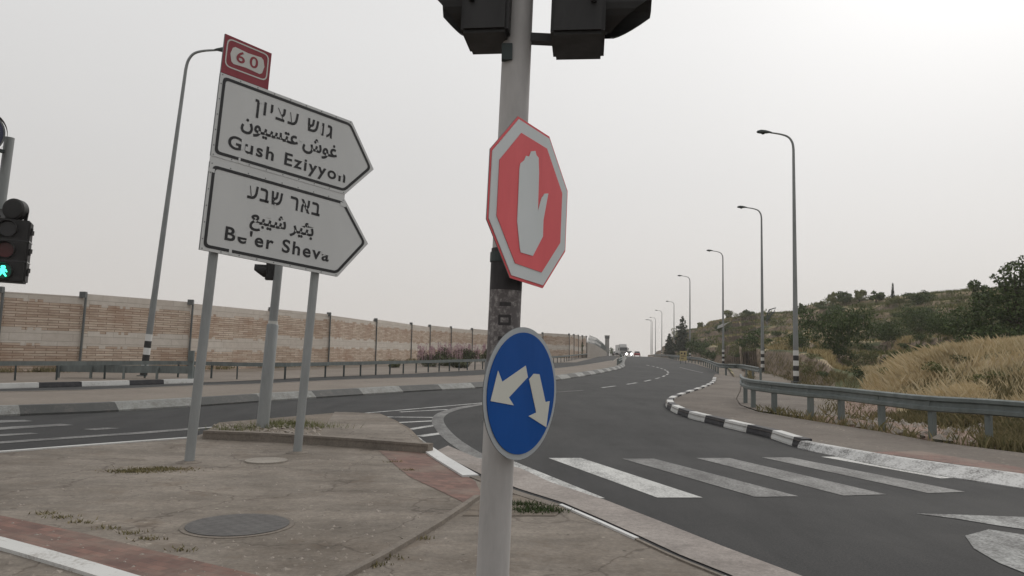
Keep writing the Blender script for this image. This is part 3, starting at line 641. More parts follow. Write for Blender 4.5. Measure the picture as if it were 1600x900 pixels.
# ------------------------------------------------------------------ central signal pole with its two signs
pa, pb = atY(805, 130, 3.2), atY(772, 850, 3.2); ax = (pa - pb).normalized()
def on_pole(z): return pb + ax * ((z - pb.z) / ax.z)
PB = on_pole(.08)
tl = thing('traffic_light', 'grey traffic light pole nearest the camera with two black signal heads', 'traffic light', PB, None)
mb = MB(); mb.tube([on_pole(.08), on_pole(3.95)], [.068, .060], 32)
obj('pole', mb, 'pole_grey', tl, smooth=False, autosmooth=True)
mb = MB(); mb.tube([on_pole(.09), on_pole(.13)], .15, 24); mb.tube([on_pole(.13), on_pole(.34)], .079, 24)
obj('base_plate', mb, 'pole_grey', tl, autosmooth=True)
mb = MB(); mb.tube([on_pole(1.86), on_pole(2.035)], .0675, 32, caps=False); obj('tape', mb, 'sticker_dark', tl, autosmooth=True)
mb = MB(); mb.tube([on_pole(1.46), on_pole(1.86)], .0672, 32, caps=False); obj('sticker', mb, 'sticker_grey', tl, autosmooth=True)
# marks left on the sticker, on the side facing the road
mb = MB(); 
for zc, kind_ in ((1.80, 'bar'), (1.735, 'ring'), (1.66, 'bar'), (1.585, 'ring'), (1.52, 'ring')):
    for a0, a1, zz0, zz1 in ((-1.9, -1.2, -.022, -.010), (-1.9, -1.2, .010, .022), (-1.95, -1.8, -.02, .02), (-1.3, -1.15, -.02, .02)) if kind_ == 'ring' else ((-1.9, -1.2, -.008, .008),):
        c0, c1 = on_pole(zc + zz0), on_pole(zc + zz1); nseg = 6; o_ = len(mb.v)
        for i in range(nseg + 1):
            a = a0 + (a1 - a0) * i / nseg; d_ = Vector((math.cos(a), math.sin(a), 0)) * .0678; mb.v += [tuple(c0 + d_), tuple(c1 + d_)]
        for i in range(nseg): mb.f.append((o_ + 2 * i, o_ + 2 * i + 2, o_ + 2 * i + 3, o_ + 2 * i + 1)); mb.m.append(0)
obj('faded_mark', mb, 'sticker_dark', tl)

def signal_head(parent, base, face, w_=.30, d_=.20, h_=.95, nl=3, vis=.24, lit=None, up=Vector((0, 0, 1)), lens_mats=None, vr=.115, name='signal_head'):
    """black head: base = middle of its underside, face = horizontal direction it looks"""
    fc = Vector(face).normalized(); sd_ = fc.cross(up).normalized(); mb = MB()
    def bx(cen, fx, sx_, hx, m_=mb):
        p = [cen + fc * a * fx / 2 + sd_ * b * sx_ / 2 + up * c * hx / 2 for a in (-1, 1) for b in (-1, 1) for c in (-1, 1)]
        m_.add(p, [(0, 1, 3, 2), (4, 6, 7, 5), (0, 4, 5, 1), (2, 3, 7, 6), (0, 2, 6, 4), (1, 5, 7, 3)])
    base = Vector(base); bx(base + up * h_ / 2, d_, w_, h_)
    hd = obj(name, mb, 'black_plastic', parent)
    bm = bmesh.new(); bm.from_mesh(hd.data); bmesh.ops.bevel(bm, geom=bm.edges[:], offset=.014, segments=2, affect='EDGES'); bm.to_mesh(hd.data); bm.free()
    for i in range(nl):
        cz = h_ * (i + .5) / nl; cen = base + up * cz + fc * (d_ / 2)
        # lens
        lm = MB(); n = 24; ring = [cen + fc * .012 + (sd_ * math.cos(2 * math.pi * j / n) + up * math.sin(2 * math.pi * j / n)) * (vr * .93) for j in range(n)]
        lm.prism(ring, fc, .03); lo = obj('lens', lm, (lens_mats[i] if lens_mats else 'lens_dark'), hd)
        # latch, hinge and the seam between the sections
        for sg in (-1, 1):
            hm_ = MB(); pc_ = base + up * cz + sd_ * sg * (w_ / 2 + .008) + fc * d_ * .28; hm_.tube([pc_ - up * .03, pc_ + up * .03], .012, 10); obj('hinge' if sg < 0 else 'latch', hm_, 'black_plastic', hd)
        if i:
            sm = MB(); c9 = base + up * (h_ * i / nl); p9 = [c9 + fc * a_ * (d_ + .006) / 2 + sd_ * b_ * (w_ + .006) / 2 + up * g_ * .006 for a_ in (-1, 1) for b_ in (-1, 1) for g_ in (-1, 1)]
            sm.add(p9, [(0, 1, 3, 2), (4, 6, 7, 5), (0, 4, 5, 1), (2, 3, 7, 6), (0, 2, 6, 4), (1, 5, 7, 3)]); obj('seam', sm, 'lens_dark', hd)
        # visor: tunnel, long on top and cut back below
        vm = MB(); th = .006
        if vis > 0:
            O_, I_, O2, I2 = [], [], [], []
            for j in range(n + 1):
                a = math.radians(-75) + math.radians(330) * j / n; rd = sd_ * math.cos(a) + up * math.sin(a); ln = vis * (.10 + .90 * max(0, min(1, (math.sin(a) + 1.0) / 1.15)))
                O_.append(cen + rd * (vr + th)); I_.append(cen + rd * vr); O2.append(cen + rd * (vr + th) + fc * ln); I2.append(cen + rd * vr + fc * ln)
            for j in range(n): vm.add([O_[j], O_[j + 1], O2[j + 1], O2[j], I_[j], I_[j + 1], I2[j + 1], I2[j]], [(0, 1, 2, 3), (7, 6, 5, 4), (3, 2, 6, 7), (0, 4, 5, 1)])
            obj('visor', vm, 'black_plastic', hd, autosmooth=True)
    return hd
# underside corners come from the photo: right head 880..942 at y=89, left head 725..790 at y=72..84
rb = atY(903, 74, 3.2); lb = atY(763, 68, 3.2)
signal_head(tl, rb, (1, -.10, 0), .30, .225, .95, up=ax, vis=.20, vr=.108)
signal_head(tl, lb, (-1, .12, 0), .26, .20, .95, up=ax, vis=.13, vr=.105)
mb = MB()
for zc in (rb.z + .035, rb.z + .85):
    mb = MB(); pc = on_pole(zc); mb.bar(pc + Vector((.03, 0, 0)), Vector((rb.x - .06, rb.y, zc - .005)), .05, .035); mb.bar(pc - Vector((.03, 0, 0)), Vector((lb.x + .06, lb.y, zc)), .05, .03)
    obj('bracket', mb, 'black_plastic', tl)

pcb = on_pole(lb.z - .06); mb = MB(); mb.box(pcb + Vector((-.04, -.055, .0)), (.045, .03, .07)); obj('terminal_box', mb, 'dark_post', tl)
SDIR = Vector((math.cos(math.radians(57)), math.sin(math.radians(57)), 0)); SN = Vector((-SDIR.y, SDIR.x, 0)) * 1
if SN.dot(Vector((0, -1, 0))) < 0: SN = -SN
SO = Vector((-.00254, 3.03, 0))
def plate_pt(c, A, u_, v_, off=0.0):
    x_ = c[0] + A[0][0] * u_ + A[0][1] * v_; z_ = c[1] + A[1][0] * u_ + A[1][1] * v_
    return SO + SDIR * x_ + Vector((0, 0, z_)) + SN * off
OC, OA = (.1335, 2.2184), ((.3335, .0185), (-.0262, .3590))
octo = [(math.cos(math.radians(t)), math.sin(math.radians(t))) for t in (112.5, 67.5, 22.5, -22.5, -67.5, -112.5, -157.5, 157.5)]
org = plate_pt(OC, OA, 0, 0)
ss = thing('stop_sign', 'red octagonal stop sign with a raised white hand on the central pole', 'sign', org)
def plate(name, poly, c, A, off, th, mats, parent, side=None):
    mb = MB(); mb.prism([plate_pt(c, A, u_, v_, off) for u_, v_ in poly], SN, th, 0, 1 if side else None); return obj(name, mb, [mats, side] if side else mats, parent, recalc=False)
sc_ = lambda P_, k_: [(a * k_, b * k_) for a, b in P_]
plate('plate', octo, OC, OA, 0, .004, 'stop_red', ss, 'sign_back')
plate('white_border', sc_(octo, .965), OC, OA, .0035, .003, 'stop_white', ss)
plate('red_field', sc_(octo, .81), OC, OA, .006, .002, 'stop_red', ss)
hand = [[-.26, -.58], [-.359, -.289], [-.367, .337], [-.348, .404], [-.255, .463], [-.211, .53], [-.126, .542], [-.081, .618], [.035, .653], [.065, .611], [.13, .592], [.162, .409], [.177, -.069], [.258, .115], [.343, .195], [.452, .222], [.344, -.133], [.35, -.335], [.094, -.615], [-.231, -.627]]
plate('hand_symbol', [(a_ * .86 - .012, b_ * .97) for a_, b_ in hand], OC, OA, .0085, .002, 'stop_white', ss)
for hz in (.18, -.22):
    mb = MB(); c_ = org + Vector((0, 0, hz)) - SN * .02; pc = on_pole(c_.z); mb.bar(c_ - SDIR * .14, c_ + SDIR * .12, .035, .03); mb.bar(pc, c_, .05, .03); mb.tube([pc - ax * .02, pc + ax * .02], .072, 24); obj('mounting_clamp', mb, 'dark_post', ss)

BC, BA = (.0957, 1.4425), ((.2665, .0023), (.0031, .2563))
circ = [(math.cos(-2 * math.pi * i / 64), math.sin(-2 * math.pi * i / 64)) for i in range(64)]
org = plate_pt(BC, BA, 0, 0)
bs = thing('direction_disc', 'round blue sign with two white downward arrows low on the central pole', 'sign', org)
plate('plate', sc_(circ, 1.03), BC, BA, 0, .004, 'disc_rim', bs, 'sign_back')
plate('blue_field', sc_(circ, .945), BC, BA, .004, .003, 'sign_blue', bs)
a1 = [[.046, .423], [.113, .242], [-.40, -.05], [-.262, -.177], [-.87, -.079], [-.70, .36], [-.585, .19]]
a2 = [[.286, .292], [.455, .28], [.66, -.18], [.79, -.17], [.70, -.59], [.163, -.371], [.385, -.33], [.154, .206]]
for a_ in (a1, a2): plate('arrow', a_, BC, BA, .0065, .002, 'arrow_white', bs)
for hz in (.1, -.1):
    mb = MB(); c_ = org + Vector((0, 0, hz)) - SN * .02; pc = on_pole(c_.z); mb.bar(c_ - SDIR * .1, c_ + SDIR * .1, .035, .03); mb.bar(pc, c_, .05, .03); mb.tube([pc - ax * .02, pc + ax * .02], .073, 24); obj('mounting_clamp', mb, 'sign_back', bs)

# ------------------------------------------------------------------ big direction sign
a = math.radians(43.5); DV = Vector((math.sin(a), math.cos(a), 0)); DN = Vector((DV.y, -DV.x, 0))
if DN.y > 0: DN = -DN
DO = Vector((-3.94324, 10.2, 0)); t_ = math.radians(-4.7)
U = DV * math.cos(t_) + Vector((0, 0, math.sin(t_))); W_ = -(DV * math.cos(math.radians(86.3)) + Vector((0, 0, math.sin(math.radians(86.3)))))
TL = DO + DV * -.0908 + Vector((0, 0, 5.3163))
def S(u_, v_, off=0.0): return TL + U * u_ + W_ * v_ + DN * off
b1_, b2_ = S(.25, 5.19, -.125), S(1.83, 5.08, -.125)
ds = thing('road_direction_sign', 'large white arrow direction sign on two leaning grey posts', 'road sign', (b1_.x, b1_.y, .1))
for uu, top in ((.25, -.42), (1.83, .1)):
    mb = MB(); p1, p2 = S(uu, top, -.125), S(uu, 5.3, -.125); k_ = (p1.z - .06) / (p1.z - p2.z); mb.tube([p1, p1 + (p2 - p1) * k_], .062, 20); po = obj('post', mb, 'galv_sign', ds, autosmooth=True); fb = p1 + (p2 - p1) * k_; mb = MB(); mb.tube([(fb.x, fb.y, .07), (fb.x, fb.y, .106), (fb.x, fb.y, .125)], [.17, .16, .10], 20); obj('footing', mb, 'kerb_face', po)
def rounded(poly, r, n=4):
    out = []
    for i, p in enumerate(poly):
        p = Vector(p); a_, b_ = Vector(poly[i - 1]), Vector(poly[(i + 1) % len(poly)]); rr = r
        d1, d2 = (a_ - p).normalized(), (b_ - p).normalized()
        for k_ in range(n + 1):
            s_ = k_ / n; q1 = p + d1 * rr * (1 - s_); q2 = p + d2 * rr * s_; out.append(tuple(q1 + (q2 - q1) * s_))
    return out
def splate(name, poly, off, th, mat, parent, side=None):
    mb = MB(); mb.prism([S(u_, v_, off) for u_, v_ in poly], DN, th, 0, 1 if side else None); return obj(name, mb, [mat, side] if side else mat, parent)
def inset(poly, d):
    n = len(poly); out = []
    P_ = [Vector(p) for p in poly]; area = sum(P_[i].x * P_[(i + 1) % n].y - P_[(i + 1) % n].x * P_[i].y for i in range(n)); sg = 1 if area > 0 else -1
    for i in range(n):
        p = P_[i]; e1 = (p - P_[i - 1]).normalized(); e2 = (P_[(i + 1) % n] - p).normalized(); n1 = Vector((-e1.y, e1.x)) * sg; n2 = Vector((-e2.y, e2.x)) * sg
        bis = (n1 + n2); bis *= d / max(.15, (1 + n1.dot(n2))); out.append(tuple(p + bis))
    return out
def lettering(name, txt, u0_, u1_, vbase, hcap, mat, parent, ref='x', off=.004, bold=.022, sp=1.12):
    """text laid on the sign between u0 and u1 with its baseline at vbase and letters hcap high"""
    cu = bpy.data.curves.new('text', 'FONT'); cu.body = txt; cu.offset = bold; cu.space_character = sp
    to = bpy.data.objects.new('text', cu); COL.objects.link(to); bpy.context.view_layer.update()
    dg = bpy.context.evaluated_depsgraph_get(); me = bpy.data.meshes.new_from_object(to.evaluated_get(dg)); bpy.data.objects.remove(to)
    co = [v_.co.copy() for v_ in me.vertices]; fs = [tuple(p.vertices) for p in me.polygons]; bpy.data.meshes.remove(me)
    x0 = min(c.x for c in co); x1 = max(c.x for c in co); y1 = hcap[1] if isinstance(hcap, tuple) else max(c.y for c in co); y0 = min(c.y for c in co)
    hc = hcap[0] if isinstance(hcap, tuple) else hcap
    mb = MB(); mb.v = [tuple(S(u0_ + (c.x - x0) / (x1 - x0) * (u1_ - u0_), vbase - c.y / y1 * hc, off)) for c in co]; mb.f = fs; mb.m = [0] * len(fs)
    return obj(name, mb, mat, parent)
def board(v0, h, shoulder, tip, tipv, label):
    poly = [(0, v0), (shoulder, v0), (tip, tipv), (shoulder - .0, v0 + h), (0, v0 + h)]
    bd = splate('board', poly, 0, .035, 'board_white', ds, 'sign_back'); bd['label'] = label
    # black border line as a frame
    o_ = rounded(inset(poly, .040), .07); i_ = rounded(inset(poly, .082), .05); mb = MB(); n = len(o_)
    mb.add([S(u_, v_, .0035) for u_, v_ in o_] + [S(u_, v_, .0035) for u_, v_ in i_], [(i, (i + 1) % n, n + (i + 1) % n, n + i) for i in range(n)])
    obj('border_line', mb, 'board_black', bd)
    # rivets along the margin
    mb = MB()
    for i in range(9):
        for vv in (v0 + .022, v0 + h - .022):
            c_ = S(.03 + i * (shoulder - .06) / 8, vv, .001); mb.prism([c_ + (U * math.cos(j * math.pi / 4) + W_ * math.sin(j * math.pi / 4)) * .009 + DN * .002 for j in range(8)], DN, .004)
    for i in range(5):
        c_ = S(.022, v0 + .15 + i * (h - .3) / 4, .001); mb.prism([c_ + (U * math.cos(j * math.pi / 4) + W_ * math.sin(j * math.pi / 4)) * .009 + DN * .002 for j in range(8)], DN, .004)
    obj('rivet', mb, 'sign_back', bd)
    return bd
rev = lambda s_: s_[::-1]
BU = board(0, 1.163, 2.14, 2.625, .635, 'upper board for Gush Eziyyon in three scripts')
lettering('lettering', rev('גוש עציון'), .535, 1.81, .375, (.17, .56), 'board_black', BU, sp=1.25)
lettering('lettering', '\ufee5\ufeee\ufef4\ufeb4\ufe98\ufecb \ufeb5\ufeee\ufecf', .365, 1.93, .655, (.205, .72), 'board_black', BU, bold=.026, sp=1.0)
lettering('lettering', 'Gush Eziyyon', .212, 2.115, .985, (.175, .69), 'board_black', BU, sp=1.22)
BL = board(1.243, 1.2, 2.145, 2.645, 1.835, 'lower board for Be\'er Sheva in three scripts')
lettering('lettering', rev('באר שבע'), .57, 1.73, 1.60, (.17, .56), 'board_black', BL, sp=1.2)
lettering('lettering', '\ufeca\ufe92\ufef4\ufeb7 \ufeae\ufef4\ufe8c\ufe91', .65, 1.66, 1.925, (.195, .72), 'board_black', BL, bold=.026, sp=1.0)
lettering('lettering', "Be'er Sheva", .317, 1.96, 2.243, (.18, .69), 'board_black', BL, sp=1.2)
# peeled foil that has taken bits of the letters and border with it
def patches(bd, rects):
    for u_, v_, a_, b_ in rects:
        mb = MB(); mb.prism([S(u_ - a_ / 2, v_ - b_ / 2, .0052), S(u_ + a_ / 2, v_ - b_ / 2, .0052), S(u_ + a_ / 2, v_ + b_ / 2, .0052), S(u_ - a_ / 2, v_ + b_ / 2, .0052)], DN, .001)
        obj('worn_patch', mb, 'board_white', bd)
patches(BU, [(.42, .90, .03, .13), (.49, .93, .05, .06), (.40, 1.12, .03, .07), (.62, .20, .05, .05), (2.02, .87, .10, .07), (1.62, .30, .02, .12), (1.30, .56, .05, .04)])
patches(BL, [(.545, 2.13, .16, .07), (.42, 2.39, .04, .08), (1.90, 2.13, .14, .05), (1.0, 1.62, .02, .06), (.03, 1.36, .09, .05), (2.12, 1.33, .10, .06), (.93, 1.80, .05, .03)])
# route shield
splate('frame_strip', [(.0, 1.158), (2.14, 1.158), (2.14, 1.248), (.0, 1.248)], -.006, .02, 'board_white', ds)
rs_ = splate('route_shield', [(.0, -.555), (.70, -.545), (.705, -.004), (.0, -.004)], 0, .03, 'shield_red', ds, 'sign_back')
o_ = rounded([(.035, -.515), (.665, -.508), (.668, -.11), (.035, -.105)], .09); i_ = rounded([(.053, -.497), (.647, -.49), (.65, -.128), (.053, -.123)], .075); n = len(o_)
mb = MB(); mb.add([S(u_, v_, .0035) for u_, v_ in o_] + [S(u_, v_, .0035) for u_, v_ in i_], [(i, (i + 1) % n, n + (i + 1) % n, n + i) for i in range(n)]); obj('border_line', mb, 'shield_white', rs_)
oct_ = [(.10, -.31), (.125, -.40), (.16, -.425), (.35, -.41), (.55, -.425), (.585, -.40), (.61, -.31), (.585, -.205), (.55, -.18), (.35, -.195), (.16, -.18), (.125, -.205)]
splate('number_panel', oct_, .0035, .002, 'shield_white', rs_)
lettering('lettering', '6', .19, .315, -.235, (.155, .70), 'shield_red', rs_, off=.0065, bold=.016)
lettering('lettering', '0', .385, .51, -.235, (.155, .70), 'shield_red', rs_, off=.0065, bold=.016)
# aluminium edge channel and rear rails
mb = MB()
for vv in (.25, .9, 1.5, 2.2):
    mb = MB(); mb.bar(S(.03, vv, -.05), S(2.1, vv, -.05), .04, .03, DN); obj('rear_rail', mb, 'sign_back', ds)

# ------------------------------------------------------------------ signal behind the big sign
pb2 = G(410, 668, .2); pt2 = atY(437, 400, pb2.y); ax2 = (pt2 - pb2).normalized()
t2 = thing('traffic_light', 'slender grey traffic light pole standing in the raised bed behind the direction sign', 'traffic light', pb2)
mb = MB(); P2 = lambda z: pb2 + ax2 * ((z - pb2.z) / ax2.z)
mb.tube([P2(.15), P2(4.3)], .075, 20); obj('pole', mb, 'galv_sign', t2, autosmooth=True)
zsl = atY(424, 506, pb2.y).z
mb = MB(); mb.tube([P2(.18), P2(zsl - .03), P2(zsl)], [.108, .103, .088], 20); obj('base_casing', mb, 'galv_sign', t2, autosmooth=True)
mb = MB(); mb.tube([P2(zsl), P2(zsl + .05)], .084, 20); obj('collar', mb, 'shield_white', t2, autosmooth=True)
hb = atY(418, 437, pb2.y)
signal_head(t2, hb + Vector((.02, .05, 0)), (-.92, -.35, 0), .26, .16, .95, up=ax2, vis=.20, vr=.11)
mb = MB(); mb.bar(hb + ax2 * .1 + Vector((.02, .05, 0)), P2(hb.z + .1), .05, .04); mb.bar(hb + ax2 * .8 + Vector((.02, .05, 0)), P2(hb.z + .8), .05, .04); obj('bracket', mb, 'black_plastic', t2)

# ------------------------------------------------------------------ pedestrian signal at the left edge
Yp = 7.2; q1, q2 = atY(15, 215, Yp), atY(-3, 350, Yp); axp = (q1 - q2).normalized(); q0 = q1 + axp * ((.08 - q1.z) / axp.z)
t3 = thing('pedestrian_signal', 'black pedestrian signal with lit green figure on a grey pole at left edge', 'traffic light', q0)
mb = MB(); mb.tube([q0, q1], .043, 18); obj('pole', mb, 'galv_lamp', t3, autosmooth=True)
hbp = atY(6, 441, 7.0)
hd = signal_head(t3, hbp, (.42, -.9, 0), .35, .2, .575, 3, vis=.07, up=(axp + Vector((0, 0, .8))).normalized(), vr=.072, lens_mats=['green_glow', 'lens_red_off', 'lens_dark'])
fcv = Vector((.42, -.9, 0)).normalized(); upv = (axp + Vector((0, 0, .8))).normalized(); sdv = fcv.cross(upv).normalized(); gc = hbp + upv * (.575 / 6) + fcv * .118
gc_ = lambda u_, v_: gc + sdv * u_ + upv * v_
man = [(-.012, .048), (.012, .048), (.02, .034), (.012, .022), (.03, .012), (.036, -.012), (.028, -.016), (.018, .0), (.016, -.014), (.034, -.048), (.02, -.05), (.0, -.02), (-.022, -.05), (-.034, -.046), (-.014, -.012), (-.016, .0), (-.03, -.012), (-.036, -.006), (-.024, .016), (-.012, .022), (-.02, .034)]
mb = MB(); mb.prism([gc_(u_, v_) for u_, v_ in man], fcv, .004); obj('green_figure', mb, 'green_lit', hd)
for zz in (.12, .3, .47):
    c_ = hbp + upv * zz + sdv * (-.18) ; c2 = hbp + upv * zz + sdv * .18
    for cc in (c_, c2): mb = MB(); mb.tube([cc - upv * .02 + fcv * .02, cc + upv * .02 + fcv * .02], .02, 10); obj('hinge', mb, 'black_plastic', hd)
cb_ = atY(26, 328, 7.0); mb = MB(); mb.tube([cb_ + Vector((-.01, .07, 0)), cb_ + Vector((-.005, .03, 0)), cb_ + Vector((.002, -.05, 0)), cb_ + Vector((.002, -.06, 0))], [.078, .098, .098, .085], 28); mb.tube([cb_ + Vector((.002, -.061, 0)), cb_ + Vector((.002, -.062, 0))], [.078, .07], 28)
rl = obj('round_lamp', mb, 'black_plastic', t3, autosmooth=True)
mb = MB(); mb.bar(cb_ + Vector((-.09, .02, .0)), cb_ + Vector((-.10, .02, -.14)), .012, .03, (1, 0, 0)); mb.bar(cb_ + Vector((.085, .02, -.02)), cb_ + Vector((.07, .02, -.14)), .012, .03, (1, 0, 0)); mb.bar(hbp + upv * .45, q2 + Vector((0, 0, .15)), .05, .05); mb.bar(hbp + upv * .1, q2 - axp * .3, .05, .05); obj('bracket', mb, 'black_plastic', t3)
# round blue sign on the same pole
dc = atY(-31, 207, 6.95); fd = Vector((.25, -1, 0)).normalized(); fs_ = Vector((0, 0, 1)).cross(fd).normalized()
dsn = thing('round_signal', 'edge of a dark round lamp with a pale rim above the pedestrian signal', 'lamp', dc)
for nm, rr, oo, mt in (('lens_rim', .205, 0, 'sign_back'), ('lens', .19, .004, 'lens_blue')):
    mb = MB(); mb.prism([dc + fs_ * math.cos(2 * math.pi * i / 48) * rr + Vector((0, 0, 1)) * math.sin(2 * math.pi * i / 48) * rr + fd * oo for i in range(48)], fd, .006); obj(nm, mb, mt, dsn)
mb = MB(); mb.tube([dc - fd * .01 + Vector((0, 0, 0)), dc - fd * .055], [.222, .20], 48, caps=False); obj('hood', mb, 'black_plastic', dsn, autosmooth=True)
mb = MB(); pz = q0 + axp * ((dc.z - .12 - q0.z) / axp.z); mb.bar(dc - fd * .03 + Vector((0, 0, -.12)), pz, .035, .03); obj('mounting_clamp', mb, 'dark_post', dsn)

# ------------------------------------------------------------------ street lamps
def make_lamp(loc, label):
    t = thing('street_lamp', label, 'street lamp', (0, 0, 0), 'street lamps along the road')
    mb = MB(); mb.tube([(0, 0, -.2), (0, 0, 13.2)], [.155, .072], 16); obj('pole', mb, 'galv_lamp', t, autosmooth=True)
    arm = catmull([(0, 0, 13.2), (-.06, 0, 13.6), (-.28, 0, 13.92), (-.7, 0, 14.08), (-1.3, 0, 14.17)], 5)
    mb = MB(); mb.tube(arm, [.072 - .028 * i / (len(arm) - 1) for i in range(len(arm))], 12); obj('arm', mb, 'galv_lamp', t, autosmooth=True)
    mb = MB(); mb.tube([(-1.22, 0, 14.17), (-1.36, 0, 14.19), (-1.6, 0, 14.21), (-1.85, 0, 14.22), (-2.02, 0, 14.2), (-2.08, 0, 14.18)], [.05, .09, .15, .16, .11, .03], 16)
    hd = obj('lamp_head', mb, 'dark_post', t, autosmooth=True)
    for v_ in hd.data.vertices: v_.co.z = 14.2 + (v_.co.z - 14.2) * (.75 if v_.co.z > 14.2 else .62)
    mb = MB(); mb.tube([(-1.72, 0, 14.135), (-1.72, 0, 14.075)], [.13, .07], 16); lg = obj('lamp_glass', mb, 'glass_dark', hd, autosmooth=True)
    for i in range(6):
        mb = MB(); z1 = .05 + i * .285; r1 = .155 - .083 * (z1 + .2) / 13.4 + .004; mb.tube([(0, 0, z1), (0, 0, z1 + .285)], [r1, r1 - .0018], 16, caps=False)
        obj('painted_band', mb, 'band_black' if i % 2 == 0 else 'band_white', t, autosmooth=True)
    mb = MB(); mb.box((0, 0, .0), (.42, .42, .05)); obj('base_plate', mb, 'dark_post', t)
    t.location = loc; return t
def lamp_spot(xb, ytop):
    lo, hi = 20, 290
    for _ in range(50):
        Y = (lo + hi) / 2; zt = hz(xb, Y) + 14.2; ytp = atY(xb, ytop, Y).z
        if zt > ytp: lo = Y
        else: hi = Y
    return Y
def hz(xb, Y):
    X = atY(xb, 560, Y).x; k = X / Y
    return z0(Y) + .02
ords = ['nearest and tallest looking street lamp of the right-hand row, striped at its foot', 'second street lamp of the right-hand row, beside the end of the guard rail', 'third street lamp of the right-hand row, with a pale panel on its pole', 'fourth street lamp of the right-hand row, beside the small yellow sign', 'fifth street lamp of the right-hand row, in front of the taller pine', 'sixth street lamp of the right-hand row, left of the pines', 'seventh street lamp of the right-hand row, near the road crest', 'eighth street lamp of the right-hand row, faint above the crest', 'most distant street lamp of the right-hand row at the crest']
lamp0 = None; lampY = []
for i, (xb, yt_) in enumerate([(1243.5, 207), (1191.5, 324), (1130, 392), (1078, 431), (1053, 471), (1034, 485), (1024, 496), (1019, 504), (1017, 511)]):
    Y = lamp_spot(xb, yt_); lampY.append(Y); X = atY(xb, 560, Y).x; lp = (X, Y, hz(xb, Y))
    if lamp0 is None: lamp0 = make_lamp(lp, ords[0]); o = lamp0
    else: o = copy_tree(lamp0); o.location = lp; o['label'] = ords[i]
    o.rotation_euler = (0, 0, random.uniform(-.08, .08))
print('lampY', [round(q_, 1) for q_ in lampY])
lb_ = G(224, 588); o = copy_tree(lamp0); o['label'] = 'leaning street lamp with striped foot behind the direction sign on the left'; o.location = lb_
tp = atY(289, 118, lb_.y); o.rotation_euler = (0, math.atan2(tp.x - lb_.x, tp.z - lb_.z), math.pi) if False else (0, 0, 0)
lean = math.atan2(tp.x - lb_.x, tp.z - lb_.z)
o.rotation_mode = 'QUATERNION'; o.rotation_quaternion = Euler((0, lean, 0)).to_quaternion() @ Euler((0, 0, math.pi)).to_quaternion()
sH = (atY(289, 73, lb_.y).z - lb_.z) / 14.2 / math.cos(lean); print('left lamp scale', sH); o.scale = (1, 1, sH)

# ------------------------------------------------------------------ guard rails
def wprof(side=1):
    return [(0 * side, -.155), (.045 * side, -.13), (.045 * side, -.065), (0, -.035), (0, .035), (.045 * side, .065), (.045 * side, .13), (0, .155), (-.012 * side, .155), (-.012 * side, -.155)]
def guard_rail(label, path, posts, h=.6, side=1, group=None, prof=None, postsz=(.1, .12), rail_mat='galv_rail', post_mat='galv_rail', post_top=.1, cat='guard rail', setback=.09):
    base = path[len(path) // 2]; t = thing('guard_rail', label, cat, (base.x, base.y, base.z))
    mb = MB(); sweep(mb, [p + Vector((0, 0, h)) for p in path], prof or wprof(side)); obj('rail', mb, rail_mat, t)
    for p in posts:
        i = min(range(len(path) - 1), key=lambda j: (path[j] - p).length); d = (path[i + 1] - path[i]); d.z = 0; d.normalize(); nn_ = Vector((d.y, -d.x, 0)) * side
        mb = MB(); b_ = p - nn_ * setback; R_ = Matrix(((d.x, nn_.x, 0), (d.y, nn_.y, 0), (0, 0, 1))); hh = h + post_top
        mb.box(b_ + Vector((0, 0, hh / 2 - .1)), (postsz[0], postsz[1], hh + .2), R_)
        if setback > .05: mb.box(p - nn_ * setback * .3 + Vector((0, 0, h)), (.07, setback * .9, .2), R_)
        obj('post', mb, post_mat, t)
    return t
gp = GL([(1900, 735), (1700, 710), (1543, 691), (1452, 683), (1372, 670), (1310, 659), (1262, 653), (1205, 644), (1172, 637), (1160, 630), (1158, 622)], .1)
gpc = catmull(gp, 5)
guard_rail('near corrugated steel guard rail along the sidewalk at right with a curved end', gpc, [gp[1]] + [gp[i] for i in (2, 3, 4, 5, 6, 7, 8)] + [gp[9]], .66, -1)
fr = GL([(1186, 595), (1172, 590.5), (1155, 586)]); fr = fr + [Vector((x, y, z0(y))) for x, y in ((15.2, 56), (18.6, 72), (22.8, 94), (27, 126), (34.6, 170), (41, 222))]
frc = catmull(fr, 5); fp = resample(frc, 4.0)
guard_rail('far corrugated steel guard rail running below the right-hand lamps towards the crest', frc, fp[:45], .62, -1, post_top=.1)
# left: slender posts with one box rail
lp_px = [(23, 595), (88, 594), (163, 592.5), (226, 591), (278, 590), (330, 591.5), (370, 593), (445, 593), (478, 591.5), (508, 590), (537, 588.5), (563, 587.5), (587, 586), (609, 585), (630, 584), (650, 583), (669, 582), (686, 581), (702, 580), (717, 579.2), (730, 578.5), (742, 577.8), (754, 577)]
lpp = GL(lp_px); lpp = [lpp[0] + (lpp[0] - lpp[2]) * s_ for s_ in (1.5, 1, .5)] + lpp
lpath = lpp + [Vector((x, y, z0(y))) for x, y in ((1.2, 66), (6.4, 90), (11.0, 120), (16.5, 160))]
far_posts = resample(lpath[len(lpp) - 1:], 2.6)[1:]
guard_rail('long grey box-beam guard rail on thin dark posts in front of the stone wall', lpath, lpp + far_posts[:38], .66, 1, prof=[(-.05, -.085), (.05, -.085), (.05, .085), (-.05, .085)], postsz=(.055, .07), post_mat='dark_post', post_top=.05, setback=.0)
